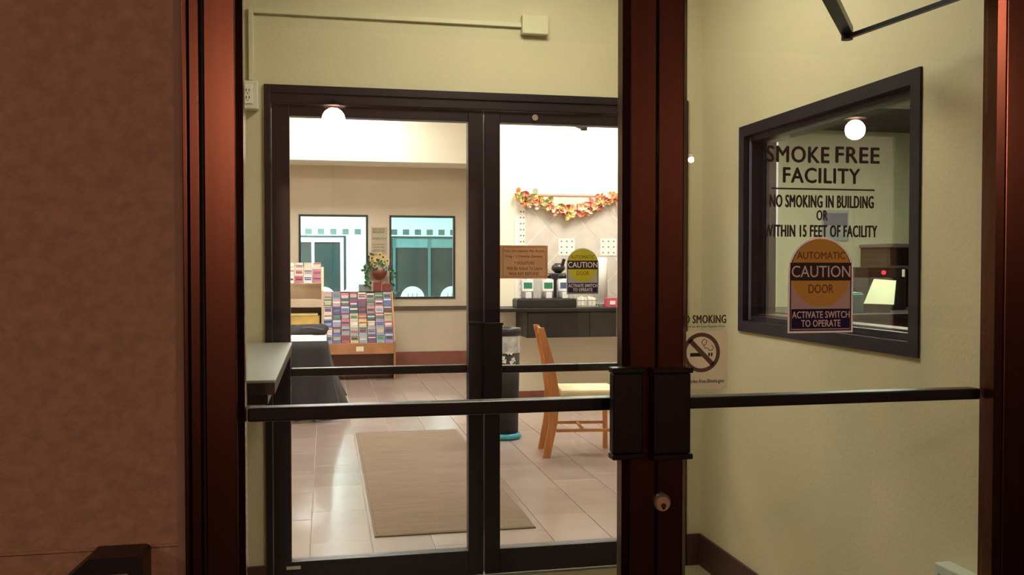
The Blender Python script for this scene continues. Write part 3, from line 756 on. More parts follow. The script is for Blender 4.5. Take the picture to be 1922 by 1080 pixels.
obj('body', box(nb(), x0-.03, x1, 4.17, 4.27, dz+.0005, z1, .004), M('teal_box', (80, 150, 150), .5), t)
obj('lid', box(nb(), x0-.025, x1-.005, 4.175, 4.265, z1+.0005, z1+.008, .002), M('teal_box_lid', (120, 180, 175), .5), t)
c = PY(1660, 512, 4.39)
t = thing('card_terminal', 'black terminal with a small red light in the hutch', 'terminal', (c.x+.03, 4.48, dz))
obj('body', box(nb(), c.x-.09, c.x+.14, 4.40, 4.58, dz+.0005, c.z+.03, .006), blackm, t)
obj('indicator_light', disc_y(nb(), c.x, c.z, .012, 4.392, 4.3995, 14), E('red_led', (1, .05, .08), 1.5), t)
c = PY(1703, 513, 4.35)
obj('switch_plate', B(c.x-.008, c.x+.004, 4.377, 4.3848, c.z-.02, c.z+.02), paper_m, tall_cab)


# ================================================================== LOBBY THINGS
# mat
mp = [PZ(703, 1007, .01), PZ(1007, 990, .01), PZ(857, 806, .01), PZ(668, 812, .01)]
mx0 = (mp[0].x+mp[3].x)/2; mx1 = (mp[1].x+mp[2].x)/2; my0 = (mp[0].y+mp[1].y)/2; my1 = (mp[2].y+mp[3].y)/2
em = thing('entrance_mat', 'taupe ribbed entrance mat on the lobby tiles behind the inner doors', 'mat', ((mx0+mx1)/2, (my0+my1)/2, .004))
obj('carpet_field', box(nb(), mx0+.012, mx1-.012, my0+.012, my1-.012, .004, .012, .002), mat_m, em)
b = nb()
for q in ((mx0, mx1, my0, my0+.0115), (mx0, mx1, my1-.0115, my1), (mx0, mx0+.0115, my0+.012, my1-.012), (mx1-.0115, mx1, my0+.012, my1-.012)): box(b, q[0], q[1], q[2], q[3], .004, .010)
obj('edge_binding', b, M('mat_edge', (120, 104, 84), .9), em)

# clothed table
tz = .74
TFY = PZ(600, 640, tz).y; TBY = PZ(600, 627, tz).y; TX1 = xa(613, TFY, 640)
tb = thing('folding_table', 'white topped folding table draped with black cloth at the left', 'table', (-.7, (TFY+TBY)/2, .004))
obj('tabletop', box(nb(), -1.8, TX1, TFY, TBY, tz-.03, tz, .004), table_top_m, tb)
for lx in (-1.7, TX1-.12):
    for ly in (TFY+.1, TBY-.1): obj('leg', bar(nb(), (lx, ly, .004), (lx, ly, tz-.031), .03), blackm, tb)
cl = nb()
# cloth: outline path (x,y) along left-front-right; wave and flare towards the hem
path = []
n = 40
for i in range(n): path.append(((-1.81 + (TX1+1.82)*i/n), TFY-.008, 0, -1))
for i in range(16): path.append((TX1+.008, TFY-.008+(TBY-TFY+.016)*i/15, 1, 0))
rows = []
for r_ in range(9):
    f = r_/8; z = tz-.002 - f*(tz-.03)
    row = []
    for i, (x, y, nx, ny) in enumerate(path):
        am_ = .025*f*math.sin(i*1.15)+.012*f*math.sin(i*2.6+1)
        fl_ = (.02 if ny else .05)*f
        ex = .0
        if not ny: ex = .14*f*f*(1 if i > n+4 else .5)
        row.append(cl.verts.new((x+nx*(am_+fl_+ex), y+ny*(am_+fl_), z + (.10*f*max(0, math.sin((i-n)*.55)) if not ny else 0))))
    rows.append(row)
for a, c_ in zip(rows, rows[1:]):
    for i in range(len(path)-1): cl.faces.new((a[i], a[i+1], c_[i+1], c_[i]))
bmesh.ops.recalc_face_normals(cl, faces=cl.faces[:])
o = tag(obj('tablecloth', cl, black_cloth, smooth=True), 'black cloth hanging from the folding table with a flared right corner', 'tablecloth')
sol = o.modifiers.new('s', 'SOLIDIFY'); sol.thickness = .004
q0 = PZ(549, 638, tz); q1 = PZ(587, 629, tz)
tag(obj('paper_sheet', B(q0.x-.2, q1.x, q0.y, q1.y, tz+.0008, tz+.004), paper_m), 'white sheet of paper lying on the folding table', 'paper')
# heap of black cloth / bag on the back of the table
YH = TBY-.05
b = nb(); z0 = tz+.001
prof = [(545, 626), (545, 612), (575, 609), (607, 608), (618, 614), (620, 624), (612, 627)]
pp = [(xa(p_[0], YH), max(z0, za(p_[0], p_[1], YH))) for p_ in prof]; pp[0] = (pp[0][0]-.3, z0); pp[1] = (pp[1][0]-.3, pp[1][1]); pp[-1] = (min(pp[-1][0], TX1), z0); pp[-2] = (min(pp[-2][0], TX1-.0), pp[-2][1])
prism(b, pp, YH-.12, YH+.03); bmesh.ops.bevel(b, geom=b.edges[:], offset=.012, segments=2, affect='EDGES')
bag = tag(obj('cloth_bag', b, black_cloth, smooth=True), 'slumped black cloth bag at the back of the folding table', 'bag')
obj('strap', tube(nb(), [(pp[2][0]-.05, YH-.13, pp[2][1]-.03), (pp[2][0]+.02, YH-.135, pp[2][1]-.02), (pp[3][0], YH-.13, pp[3][1]-.05)], .006), M('strap_grey', (84, 82, 84), .7), bag)

# pale wood leaflet stand at the left
palette = [(170, 92, 92), (96, 112, 164), (214, 204, 186), (60, 92, 92), (196, 160, 160), (120, 60, 66), (150, 150, 196), (226, 214, 206), (84, 130, 108), (200, 190, 130), (70, 66, 86), (190, 120, 140), (150, 168, 178), (228, 226, 222), (104, 78, 120)]
pname = ['red', 'blue', 'cream', 'dark teal', 'salmon', 'maroon', 'lavender', 'pale pink', 'green', 'yellow', 'charcoal', 'rose', 'grey blue', 'white', 'purple']
pm_ = [M('leaflet_'+n_.replace(' ', '_'), c_, .45, var=.22, vs_=40) for n_, c_ in zip(pname, palette)]
stripe_m = [M('leaflet_stripe_'+s_, c_, .45) for s_, c_ in (('white', (236, 230, 224)), ('navy', (46, 50, 84)), ('red', (170, 50, 50)), ('tan', (200, 176, 130)))]
ordn = ['first', 'second', 'third', 'fourth', 'fifth', 'sixth', 'seventh', 'eighth']
def leaflet(x, y, z, w_, h_, label, group, ci, thick=.006, tilt=.28):
    t = thing('leaflet', label, 'leaflet', (x, y, z), group=group)
    t.rotation_euler = (-tilt, 0, 0)
    hh = h_
    obj('cover', B(-w_/2, w_/2, 0, thick, 0, hh), pm_[ci], t, local=True)
    s_ = random.choice(stripe_m); f = random.choice((.55, .68, .8)); g_ = random.uniform(.08, .16)
    obj('title_band', B(-w_/2*.92, w_/2*.92, -.0012, -.0002, hh*(f), hh*(f+g_)), s_, t, local=True)
    obj('picture', B(-w_/2*.8, w_/2*.8, -.0012, -.0002, hh*.36, hh*(f-.06)), pm_[random.randrange(len(pm_))], t, local=True)
    return t

# main brochure rack
NR, NC = 7, 8
RX0, RX1 = xa(607, 11.5), xa(737, 11.5)
rt = thing('brochure_rack', 'wooden brochure rack full of leaflets against the far wall', 'rack', ((RX0+RX1)/2, 11.6, .004))
ztop, zbot = 1.065, .46
yT, yB_ = 11.78, 11.36
def side_prism(x0, x1, pts):
    b = nb(); a = [b.verts.new((x0, p_[0], p_[1])) for p_ in pts]; c = [b.verts.new((x1, p_[0], p_[1])) for p_ in pts]
    b.faces.new(a); b.faces.new(c[::-1])
    for i in range(len(pts)): b.faces.new((a[i], a[(i+1) % len(pts)], c[(i+1) % len(pts)], c[i]))
    bmesh.ops.recalc_face_normals(b, faces=b.faces[:]); return b
prof = [(yB_-.04, .004), (yB_-.04, zbot+.02), (yT, ztop+.02), (yT+.12, ztop+.02), (yT+.12, .004)]
obj('side_panel', side_prism(RX0-.02, RX0, prof), rack_wood, rt); obj('side_panel', side_prism(RX1, RX1+.02, prof), rack_wood, rt)
obj('back_panel', B(RX0, RX1, yT+.10, yT+.12, .05, ztop+.02), rack_dark, rt)
obj('bottom_board', B(RX0, RX1, yB_+.02, yT+.09, .06, .08), rack_dark, rt)
obj('inner_panel', B(RX0, RX1, yB_+.12, yB_+.14, .081, zbot-.13), rack_dark, rt)
lz1 = za(690, 645, yB_-.05); lz0 = za(690, 665, yB_-.05)
lip = obj('front_board', box(nb(), RX0+.001, RX1-.001, yB_-.055, yB_-.035, lz0, lz1, .003), rack_wood, rt)
obj('name_card', B(xa(668, yB_-.06), xa(682, yB_-.06), yB_-.058, yB_-.0555, za(675, 660, yB_-.06), za(675, 651, yB_-.06)), paper_m, lip)
cw = (RX1-RX0)/NC
for r_ in range(NR):
    f = r_/(NR-1); z = zbot + .005 + f*(ztop-.095-zbot); y = yB_ + f*(yT-yB_-.02)
    obj('tier_board', B(RX0+.001, RX1-.001, y-.004, y+.034, z-.012, z-.006), rack_wood, rt)
    for c_ in range(NC):
        ci = random.randrange(len(pm_))
        if r_ <= 1 and c_ > 3: ci = random.choice((1, 6, 12, 14))
        hh = random.uniform(.100, .122)
        leaflet(RX0+cw*(c_+.5), y+.004, z-.004, cw*.93, hh, '%s leaflet in row %s from the bottom, %s column of the big rack' % (pname[ci], ['one','two','three','four','five','six','seven'][r_], ordn[c_]), 'leaflets in the big brochure rack', ci)
# things on the rack
x0, x1, z0, z1 = ofc(700, 734, 548, 561, 11.85)
for i, (a, c_, hh) in enumerate(((700, 716, .120), (717, 734, .095))):
    xx0, xx1 = xa(a, 11.85), xa(c_, 11.85)
    t = thing('booklet_box', ['taller red booklet box on top of the brochure rack', 'shorter red booklet box at the right end on top of the rack'][i], 'box', ((xx0+xx1)/2, 11.85, ztop+.02), group='red boxes on the rack')
    obj('box_body', box(nb(), xx0+.002, xx1-.002, 11.81, 11.89, ztop+.0205, ztop+.02+hh, .003), M('booklet_red', (124, 56, 52), .5, var=.1), t)
    obj('booklets', box(nb(), xx0+.012, xx1-.012, 11.82, 11.88, ztop+.021+hh, ztop+.032+hh, .002), M('booklet_rose', (160, 80, 76), .5, var=.1), t)
x0, x1, z0, z1 = ofc(673, 697, 544, 553, 11.88)
t = thing('planter', 'grey green box planter with a leafy vine on the brochure rack', 'plant', ((x0+x1)/2, 11.85, ztop+.02))
obj('planter_box', box(nb(), x0, x1, 11.83, 11.895, ztop+.0205, ztop+.115, .004), M('planter_grey', (130, 152, 148), .5, var=.05), t)
def leaf_mesh(name, s, m):
    b = nb(); pts = [(-.5, 0), (-.3, .34), (.1, .4), (.5, 0), (.1, -.4), (-.3, -.34)]
    a = [b.verts.new((p_[0]*s, -.004*(i % 2), p_[1]*s*.8)) for i, p_ in enumerate(pts)]; cc = b.verts.new((0, .012, 0))
    for i in range(6): b.faces.new((a[i], a[(i+1) % 6], cc))
    me = bpy.data.meshes.new(name); b.to_mesh(me); b.free(); me.materials.append(m); return me
def leaves_along(pts, n, parent, meshes, spread, name='leaf', sc=(.7, 1.3)):
    pl_ = wloc(parent); seg = len(pts)-1
    for k in range(n):
        f = (k+.5)/n*seg; i = min(int(f), seg-1); p_ = Vector(pts[i]).lerp(Vector(pts[i+1]), f-i)
        p_ += Vector((random.uniform(-1, 1)*spread, random.uniform(-1, .2)*spread*.6, random.uniform(-1, 1)*spread))
        o = bpy.data.objects.new(name, random.choice(meshes)); COL.objects.link(o); o.parent = parent; o.location = p_-pl_
        s_ = random.uniform(*sc); o.scale = (s_, s_, s_)
        o.rotation_euler = (random.uniform(-.7, .7), random.uniform(0, 6.28), random.uniform(-.6, .6))
gl_m = [leaf_mesh('leaf', .06, leaf_g), leaf_mesh('leaf', .06, M('leaf_dark', (54, 86, 70), .6, var=.2)), leaf_mesh('leaf', .055, M('leaf_pale', (116, 150, 110), .6, var=.2))]
vp = [PY(692, 545, 11.85), PY(688, 530, 11.8), PY(684, 512, 11.8), PY(690, 498, 11.82)]
obj('vine_stem', tube(nb(), vp, .004, 6), leaf_g, t)
leaves_along(vp, 16, t, gl_m, .03)
# hanging flower pot on the wall
YP = YFAR-.09
pc = PY(712, 508, YP); pr = (xa(728, YP)-xa(697, YP))/2; ph = pc.z-za(712, 526, YP)
hp = thing('hanging_flower_pot', 'red brown wall pot of yellow sunflowers with trailing vines between the far windows', 'flower pot', (pc.x, YP, pc.z-ph))
obj('pot', lathe(nb(), [(.02, pc.z-ph), (pr*.55, pc.z-ph*.85), (pr*.9, pc.z-ph*.4), (pr, pc.z), (pr*.92, pc.z+.004)], pc.x, YFAR-.001-pr, 20), pot_m, hp, smooth=True)
YF_ = YFAR-.001-pr*1.9
fl_m = M('sunflower_petal', (236, 208, 110), .6, var=.1); fc_m = M('sunflower_eye', (80, 54, 30), .7)
for (px, py, sz) in ((708, 488, 12), (719, 483, 9), (698, 485, 8), (713, 478, 8), (727, 490, 8), (703, 499, 7)):
    c = PY(px, py, YF_+random.uniform(-.02, .05)); s_ = sz/1700*12.6*.62
    q = nb()
    for k in range(12):
        a = 2*math.pi*k/12; d = Vector((math.cos(a), 0, math.sin(a))); n_ = Vector((-math.sin(a), 0, math.cos(a)))
        vv = [q.verts.new(c+d*s_*.3), q.verts.new(c+d*s_*.7+n_*s_*.17-Vector((0, .006, 0))), q.verts.new(c+d*s_), q.verts.new(c+d*s_*.7-n_*s_*.17-Vector((0, .006, 0)))]
        q.faces.new(vv)
    fw = obj('flower', q, fl_m, hp)
    obj('flower_centre', disc_y(nb(), c.x, c.z, s_*.34, c.y-.012, c.y-.002, 12), fc_m, fw)
obj('foliage_stems', tube(nb(), [PY(700, 506, YF_+.03), PY(708, 495, YF_+.03), PY(722, 492, YF_+.03), PY(726, 505, YF_+.03)], .006, 6), leaf_g, hp)
leaves_along([PY(697, 503, YF_+.03), PY(712, 496, YF_+.04), PY(730, 503, YF_+.03)], 26, hp, gl_m, .06)
for pts in ([(696, 503), (690, 515), (690, 530), (694, 545)], [(728, 500), (737, 512), (739, 530), (740, 548), (738, 558)], [(700, 480), (693, 487), (688, 500), (686, 520)]):
    pp_ = [PY(a, c_, YFAR-.05) for a, c_ in pts]
    obj('vine_stem', tube(nb(), pp_, .004, 6), leaf_g, hp); leaves_along(pp_, 14, hp, gl_m, .028)
# sign between the windows
YS = YFAR-.004
t = thing('wall_notice', 'tan grey notice with dark lines of text between the far windows', 'sign', (xa(711, YS), YS, za(711, 478, YS)))
obj('board', B(xa(697, YS), xa(727, YS), YS-.006, YS+.0035, za(711, 478, YS), za(711, 427, YS)), M('notice_tan', (170, 158, 136), .6, var=.08), t)
for s_, a, c_, t0, t1 in (('NOTICE', 700, 722, 429, 433), ('BREAKFAST', 700, 722, 434, 438), ('HOURS 6 TO 9', 699, 725, 446, 450), ('PLEASE ENJOY', 699, 724, 458, 461), ('YOUR STAY', 700, 722, 463, 466), ('WITH US', 699, 722, 469, 473)):
    obj('text_line', text_px(s_, a, c_, t0, t1, YS-.0062, bold=.03, thick=.001), M('notice_text', (84, 80, 66), .6), t)

# small leaflet stand at the left
YS2 = 10.3
X0, X1 = xa(500, YS2), xa(603, YS2)
zt2 = za(575, 493, YS2); zs = za(575, 563, YS2)
ls = thing('leaflet_stand', 'pale wooden stand with leaflet tiers left of the brochure rack', 'stand', ((X0+X1)/2, YS2+.2, .004))
obj('side_panel', side_prism(X1, X1+.025, [(YS2, .004), (YS2, zs+.1), (YS2+.22, zt2-.05), (YS2+.38, zt2-.05), (YS2+.38, .004)]), pale_wood, ls)
obj('side_panel', side_prism(X0-.025, X0, [(YS2, .004), (YS2, zs+.1), (YS2+.22, zt2-.05), (YS2+.38, zt2-.05), (YS2+.38, .004)]), pale_wood, ls)
obj('back_panel', B(X0, X1, YS2+.36, YS2+.38, .05, zt2-.05), pale_wood, ls)
obj('upper_shelf', box(nb(), X0+.001, X1-.001, YS2-.02, YS2+.359, zs-.085, zs, .003), pale_wood, ls)
obj('lower_shelf', box(nb(), X0+.001, X1-.001, YS2, YS2+.359, za(575, 610, YS2)-.02, za(575, 610, YS2), .003), pale_wood, ls)
obj('foot_board', box(nb(), X0+.001, X1-.001, YS2+.02, YS2+.359, .06, .08, .003), pale_wood, ls)
gz = za(575, 610, YS2)
t = thing('paper_tray', 'gold coloured tray of papers on the lower shelf of the leaflet stand', 'tray', ((X0+X1)/2, YS2+.1, gz))
obj('tray_body', box(nb(), X0+.05, X1-.02, YS2+.03, YS2+.3, gz+.001, gz+.10, .004), M('gold_tray', (206, 172, 96), .5, var=.15), t)
obj('papers', box(nb(), X0+.07, X1-.04, YS2+.025, YS2+.29, gz+.1005, gz+.125, .002), M('cream_paper', (240, 222, 160), .6), t)
lw = (X1-X0)/6
for r_ in range(3):
    zz_ = za(575, 531, YS2) + r_*.072; yy2 = YS2+.05+r_*.075
    obj('tier_board', B(X0+.001, X1-.001, yy2-.004, yy2+.03, zz_-.012, zz_-.006), pale_wood, ls)
    for c_ in range(6):
        if c_ < 2: continue
        ci = random.choice((0, 2, 7, 11, 13, 5))
        leaflet(X0+lw*(c_+.5), yy2+.003, zz_-.0045, lw*.9, .085, '%s leaflet, %s tier up, %s from the right, in the pale stand' % (pname[ci], ordn[r_], ordn[5-c_]), 'leaflets in the pale stand', ci, tilt=.2)

# recycling bin
bx, by = 1.47, 7.28
c0 = PZ(950, 787, .004)
bx, by = xa(946, 7.25, 700), 7.25
rb = thing('recycling_bin', 'black recycling bin with clear bag and white recycling symbol', 'bin', (bx, by, .004))
br = .128
obj('base_ring', lathe(nb(), [(br*1.0, .005), (br*1.12, .02), (br*1.0, .05)], bx, by, 28), M('bin_blue', (60, 150, 180), .3, var=.1), rb, smooth=True)
obj('body', lathe(nb(), [(br*.9, .0505), (br, .712)], bx, by, 28), M('bin_black', (15, 14, 15), .6, var=.1), rb, smooth=True)
obj('bag_liner', lathe(nb(), [(br+.002, .705), (br+.005, .73), (br+.002, .77), (br+.005, .81), (br+.001, .85)], bx, by, 28, cap=False), M('bag_grey', (190, 196, 202), .3, var=.35, vs_=18), rb, smooth=True)
obj('rim', lathe(nb(), [(br+.008, .845), (br+.010, .905), (br-.015, .907), (br-.02, .86)], bx, by, 28), M('bin_rim', (30, 28, 30), .4), rb, smooth=True)
# recycling arrows and word on the front
def on_bin(b, rad):
    for v in b.verts:
        dx = v.co.x - bx; off = v.co.y; a = max(-1.4, min(1.4, dx/rad))
        v.co.x = bx + (rad-off)*math.sin(a+.1); v.co.y = by - (rad-off)*math.cos(a+.1)
    return b
b = nb(); zc = za(955, 672, by-br); S = .056
for k in range(3):
    a0 = R(90+120*k)
    def pt(r_, a): return (bx + r_*math.cos(a), zc + r_*math.sin(a))
    prism(b, [pt(S*1.05, a0-.75), pt(S*1.12, a0-.1), pt(S*.62, a0-.1), pt(S*.55, a0-.9)], -.0025, -.0015)
    prism(b, [pt(S*1.38, a0+.0), pt(S*.9, a0+.62), pt(S*.38, a0-.05)], -.0025, -.0015)
on_bin(b, br+.001)
obj('recycling_symbol', b, white_pl, rb)
b = text_bm('RECYCLE', bx-.05, bx+.06, za(955, 690, by-br), za(955, 684, by-br), 0, bold=.03, thick=.001)
for v in b.verts: v.co.y = -.0025 if v.co.y < -.0005 else -.0015
on_bin(b, br+.001); obj('lettering', b, paper_m, rb)

# oak chair
ch = thing('dining_chair', 'oak dining chair with pale cushion seen from the side near the counter', 'chair', (1.868, 6.55, .004), math.atan2(-.133, .991))
W = .175
def post(y):
    b = nb(); pts = [(-.275, 0), (-.225, .25), (-.215, .47), (-.25, .70), (-.315, .955)]; wd = [.055, .062, .07, .062, .045]
    rings = []
    for (x, z), w_ in zip(pts, wd):
        rings.append([b.verts.new(v) for v in ((x-w_/2, y-.014, z), (x+w_/2, y-.014, z), (x+w_/2, y+.014, z), (x-w_/2, y+.014, z))])
    for a, c_ in zip(rings, rings[1:]):
        for i in range(4): b.faces.new((a[i], a[(i+1) % 4], c_[(i+1) % 4], c_[i]))
    b.faces.new(rings[0][::-1]); b.faces.new(rings[-1]); bmesh.ops.recalc_face_normals(b, faces=b.faces[:]); return b
for sy in (-1, 1): obj('leg', post(sy*W), oak, ch, local=True)
for sy in (-1, 1): obj('leg', bar(nb(), (.22, sy*W, 0), (.215, sy*W, .435), .036), oak, ch, local=True)
obj('seat_frame', box(nb(), -.18, .235, -W-.018, W+.018, .40, .44, .004), oak, ch, local=True)
obj('seat_cushion', box(nb(), -.17, .25, -W-.02, W+.02, .441, .50, .018), M('cushion_pale', (222, 208, 168), .8, var=.05), ch, local=True)
for z, x in ((.60, -.232), (.72, -.255), (.84, -.282), (.92, -.303)): obj('slat', box(nb(), x-.009, x+.009, -W+.015, W-.015, z-.025, z+.025, .003), oak, ch, local=True)
for sy in (-1, 1): obj('stretcher', bar(nb(), (-.20, sy*W, .20), (.20, sy*W, .20), .018, .022), oak, ch, local=True)
obj('stretcher', bar(nb(), (0, -W+.012, .20), (0, W-.012, .20), .018, .018), oak, ch, local=True)

# coffee counter
CY = YBRK-.60
ctz = za(1060, 579, CY)
cx0 = xa(934, CY); cx1 = 4.6
cc = thing('coffee_counter', 'black breakfast counter with dark cabinet fronts on the cream wall', 'counter', (3.0, YBRK-.3, .3))
obj('countertop', box(nb(), cx0, cx1, CY, YBRK-.001, ctz-.035, ctz, .004), black_lam, cc)
cz0 = za(1060, 634, CY+.03)
ax0 = xa(990, CY+.03)
obj('cabinet_box', B(ax0, cx1-.02, CY+.045, YBRK-.001, cz0, ctz-.036), black_lam, cc)
nx = 4
for i in range(nx):
    a = ax0 + (cx1-.02-ax0)*i/nx; c_ = ax0 + (cx1-.02-ax0)*(i+1)/nx
    dr_ = obj('drawer_front', box(nb(), a+.006, c_-.006, CY+.028, CY+.0445, cz0+.005, ctz-.045, .003), M('drawer_dark', (22, 21, 20), .45, var=.1), cc)
obj('side_bracket', B(cx1-.05, cx1-.021, CY+.1, YBRK-.001, .004, cz0-.001), black_lam, cc)
# splash tiles
SX0, SX1 = xa(966, YBRK), 4.4
SZ0, SZ1 = ctz+.002, za(1060, 365, YBRK)
sp = tag(obj('backsplash', B(SX0, SX1, YBRK-.008, YBRK-.0005, SZ0, SZ1), tile_grout), 'tiled backsplash of large diamond tiles above the coffee counter', 'backsplash', kind='structure')
def clip(poly, ax, val, keep_less):
    out = []
    for i in range(len(poly)):
        a, c_ = poly[i], poly[(i+1) % len(poly)]
        ia = (a[ax] <= val) if keep_less else (a[ax] >= val); ic = (c_[ax] <= val) if keep_less else (c_[ax] >= val)
        if ia: out.append(a)
        if ia != ic:
            f = (val-a[ax])/(c_[ax]-a[ax]); out.append((a[0]+(c_[0]-a[0])*f, a[1]+(c_[1]-a[1])*f))
    return out
ap = PY(1025, 423, YBRK); HD = .2155; hd = HD-.006
IX0 = SX0+.085
for i in range(-3, 14):
    for j in range(-5, 6):
        if (i+j) % 2: continue
        cx_, cz_ = ap.x + i*HD, ap.z - HD + j*HD
        pl_ = [(cx_-hd, cz_), (cx_, cz_-hd), (cx_+hd, cz_), (cx_, cz_+hd)]
        for ax, v, k in ((0, IX0, False), (0, SX1-.02, True), (1, SZ0+.005, False), (1, SZ1-.03, True)):
            pl_ = clip(pl_, ax, v, k)
            if len(pl_) < 3: break
        if len(pl_) < 3: continue
        ar = abs(sum(pl_[q][0]*pl_[(q+1) % len(pl_)][1]-pl_[(q+1) % len(pl_)][0]*pl_[q][1] for q in range(len(pl_))))/2
        if ar < .002: continue
        obj('tile', prism(nb(), pl_, YBRK-.0125, YBRK-.0081), tile_wall, sp)
obj('bullnose_trim', box(nb(), SX0, SX1, YBRK-.02, YBRK-.0085, SZ1-.022, SZ1, .003), M('bullnose', (206, 150, 128), .4, var=.1), sp)
def mosaic(px0, px1, py0, py1, nx_, nz_):
    x0, x1, z1_, z0_ = xa(px0, YBRK), xa(px1, YBRK), za((px0+px1)/2, py0, YBRK), za((px0+px1)/2, py1, YBRK)
    mo = obj('mosaic_plate', B(x0, x1, YBRK-.0150, YBRK-.0126, z0_, z1_), mosaic_w, sp)
    b = nb()
    for i in range(nx_):
        for j in range(nz_):
            X = x0+(x1-x0)*(i+.5)/nx_; Z = z0_+(z1_-z0_)*(j+.5)/nz_; s_ = .0075
            box(b, X-s_, X+s_, YBRK-.0162, YBRK-.0151, Z-s_, Z+s_)
    tag(obj('mosaic_dots', b, mosaic_d, mo), kind='stuff')
mosaic(1048, 1078, 448, 480, 3, 3); mosaic(1126, 1156, 448, 480, 3, 3)
mosaic(974, 985, 392, 572, 2, 16)
# autumn garland
gp = [PY(a, c_, YBRK-.05) for a, c_ in ((976, 366), (985, 378), (1000, 380), (1015, 381), (1030, 385), (1045, 394), (1058, 402), (1072, 398), (1090, 394), (1108, 390), (1122, 379), (1138, 374), (1156, 374))]
ex = gp[-1]; gp += [ex+Vector((.25, 0, -.12)), ex+Vector((.6, 0, -.02)), ex+Vector((1.0, 0, .05))]
ga = thing('autumn_garland', 'orange and yellow autumn leaf garland swagged along the top of the backsplash', 'garland', tuple(gp[6]))
obj('vine', tube(nb(), gp, .009, 6), M('garland_vine', (140, 70, 40), .8), ga)
gm = [leaf_mesh('leaf', .085, M('autumn_'+n_, c_, .6, var=.2)) for n_, c_ in (('orange', (226, 138, 92)), ('yellow', (238, 208, 120)), ('red', (196, 92, 80)), ('pink', (234, 160, 132)), ('coral', (232, 120, 96)), ('olive', (160, 158, 96)), ('cream', (244, 222, 180)))]
leaves_along(gp, 260, ga, gm, .055, sc=(.6, 1.15))
cl_ = PY(1005, 359, YBRK-.04)
obj('corner_leaf', disc_y(nb(), cl_.x, cl_.z, .034, cl_.y, cl_.y+.006, 7), M('autumn_sage', (150, 156, 130), .6), ga)

# on the counter
YA = CY+.22
tray = thing('airpot_tray', 'long black drip tray under the three coffee airpots', 'tray', (xa(1010, YA), YA, ctz))
tx0, tx1 = xa(966, YA), xa(1076, YA); th_ = za(1020, 560, YA)-ctz
obj('tray_box', box(nb(), tx0, tx1, YA-.13, YA+.12, ctz+.001, ctz+th_*.9, .006), M('tray_black', (18, 18, 20), .45, var=.2, vs_=30), tray)
obj('drip_grate', box(nb(), tx0+.01, tx1-.01, YA-.12, YA+.11, ctz+th_*.9+.0005, ctz+th_, .002), M('grate_grey', (66, 66, 70), .3, .5), tray)
az = ctz+th_
for i, (px, nm) in enumerate(((989, 'left'), (1027, 'middle'), (1057, 'right'))):
    X = xa(px, YA-.02); r_ = .066
    t = thing('coffee_airpot', 'steel coffee airpot with green and white label, %s one of three' % nm, 'airpot', (X, YA-.02, az), group='coffee airpots on the counter')
    z1 = za(px, 522, YA); h_ = z1-az
    obj('body', lathe(nb(), [(r_*.95, az+.001), (r_, az+.01), (r_, az+h_*.85), (r_*.8, az+h_*.97)], X, YA-.02, 22), steel, t, smooth=True)
    b = nb()
    def patch(a_, c_, lo, hi, rr_):
        n_ = 10; A = [R(-90+a_+(c_-a_)*k/n_) for k in range(n_+1)]
        v0 = [b.verts.new((X+rr_*math.cos(q), YA-.02+rr_*math.sin(q), lo)) for q in A]; v1 = [b.verts.new((X+rr_*math.cos(q), YA-.02+rr_*math.sin(q), hi)) for q in A]
        for k in range(n_): b.faces.new((v0[k], v0[k+1], v1[k+1], v1[k]))
    patch(-62, 62, az+h_*.36, az+h_*.92, r_+.0015)
    lb = obj('label', b, M('airpot_label', (250, 253, 251), .5), t)
    b = nb(); patch(-40, 40, az+h_*.48, az+h_*.78, r_+.003)
    obj('label_print', b, M('airpot_green' if i < 2 else 'airpot_blue', (40, 130, 100) if i == 0 else (60, 140, 140) if i == 1 else (70, 96, 140), .5, var=.3, vs_=60), lb)
    obj('spout_base', box(nb(), X-.03, X+.03, YA-.105, YA-.088, az+.001, az+h_*.3, .004), M('airpot_white', (226, 228, 226), .4), t)
    obj('pump_lid', lathe(nb(), [(r_*.82, z1+.0), (r_*.7, z1+.03), (r_*.3, z1+.045)], X, YA-.02, 20), blackm, t, smooth=True)
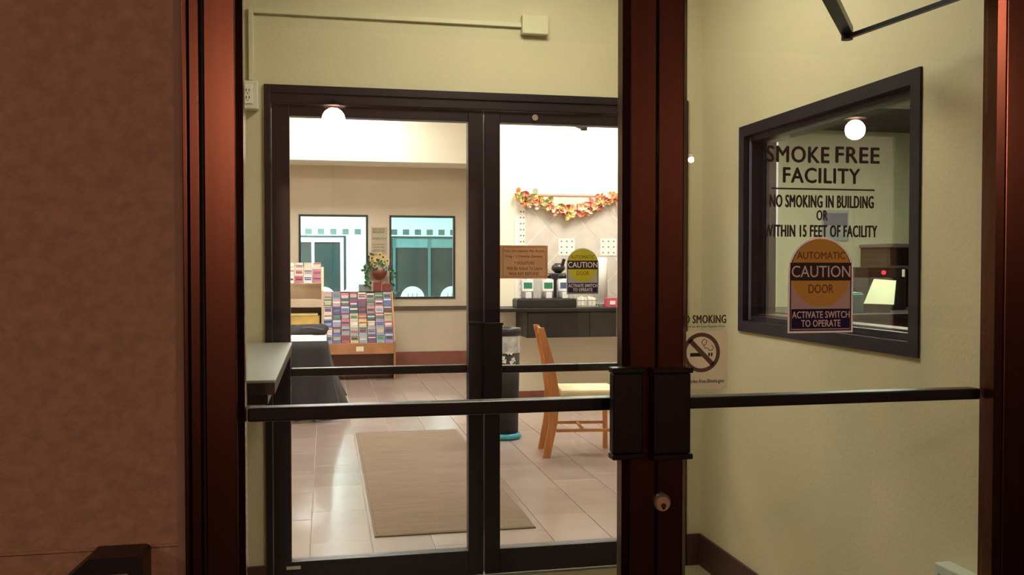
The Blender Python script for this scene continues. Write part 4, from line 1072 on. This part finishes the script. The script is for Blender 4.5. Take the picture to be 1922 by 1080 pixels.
# grinder
c = PY(1047, 530, YA+.22)
t = thing('coffee_grinder', 'black coffee grinder with a tilted handle behind the airpots', 'grinder', (c.x, YA+.25, ctz))
obj('body', box(nb(), c.x-.085, c.x+.075, YA+.16, YA+.32, ctz+.001, za(1045, 513, YA+.2), .01), M('grinder_black', (34, 34, 42), .35), t)
obj('hopper', lathe(nb(), [(.03, za(1045, 513, YA+.2)), (.075, za(1045, 506, YA+.2)), (.07, za(1045, 500, YA+.2)), (.03, za(1045, 494, YA+.2))], c.x+.01, YA+.24, 18), M('hopper_black', (40, 36, 40), .3), t, smooth=True)
h0 = PY(1055, 500, YA+.2); h1 = PY(1057, 488, YA+.2)
obj('handle', bar(nb(), h0, h1+Vector((.01, 0, .01)), .03), blackm, t)
# towel dispenser, condiment caddy, pink box
x0, x1, z0, z1 = ofc(1120, 1141, 484, 560, YA+.1)
t = thing('cup_dispenser', 'tall white cup dispenser at the right of the coffee counter', 'dispenser', ((x0+x1)/2, YA+.1, ctz))
obj('tube_body', lathe(nb(), [((x1-x0)/2, ctz+.001), ((x1-x0)/2, z1-.03), ((x1-x0)/2*.8, z1)], (x0+x1)/2, YA+.12, 20), white_pl, t, smooth=True)
obj('base_collar', lathe(nb(), [((x1-x0)/2+.012, ctz+.001), ((x1-x0)/2+.012, ctz+.03)], (x0+x1)/2, YA+.12, 20), chrome, t)
x0, x1, z0, z1 = ofc(1079, 1118, 557, 576, YA-.05)
t = thing('condiment_caddy', 'chrome wire caddy of white packets on the coffee counter', 'caddy', ((x0+x1)/2, YA-.05, ctz))
b = nb()
for zz_ in (ctz+.012, ctz+.075): 
    tube(b, [(x0, YA-.12, zz_), (x1, YA-.12, zz_), (x1, YA, zz_), (x0, YA, zz_), (x0, YA-.12, zz_)], .005, 6)
for xx_ in (x0, (x0+x1)/2, x1):
    for yy_ in (YA-.12, YA): tube(b, [(xx_, yy_, ctz+.001), (xx_, yy_, ctz+.12)], .005, 6)
obj('wire_frame', b, chrome, t)
for i in range(5):
    a = x0+.012+(x1-x0-.024)*i/5
    obj('packet', box(nb(), a+.002, a+(x1-x0)/5-.008, YA-.1, YA-.02, ctz+.02, ctz+.10+.01*(i % 2), .003), paper_m, t)
x0, x1, z0, z1 = ofc(1136, 1152, 559, 576, YA-.05)
t = thing('tea_box', 'small pink and white box at the right end of the counter', 'box', ((x0+x1)/2, YA-.05, ctz))
obj('carton', box(nb(), x0, x1+.04, YA-.12, YA-.02, ctz+.001, z1, .003), M('pink_carton', (196, 84, 104), .5, var=.1), t)
obj('carton_panel', B(x0+.03, x1-.005, YA-.1225, YA-.1205, ctz+.03, z1-.03), paper_m, t)
# soap/gadget near the left end of the counter
c = PY(948, 582, CY-.002)
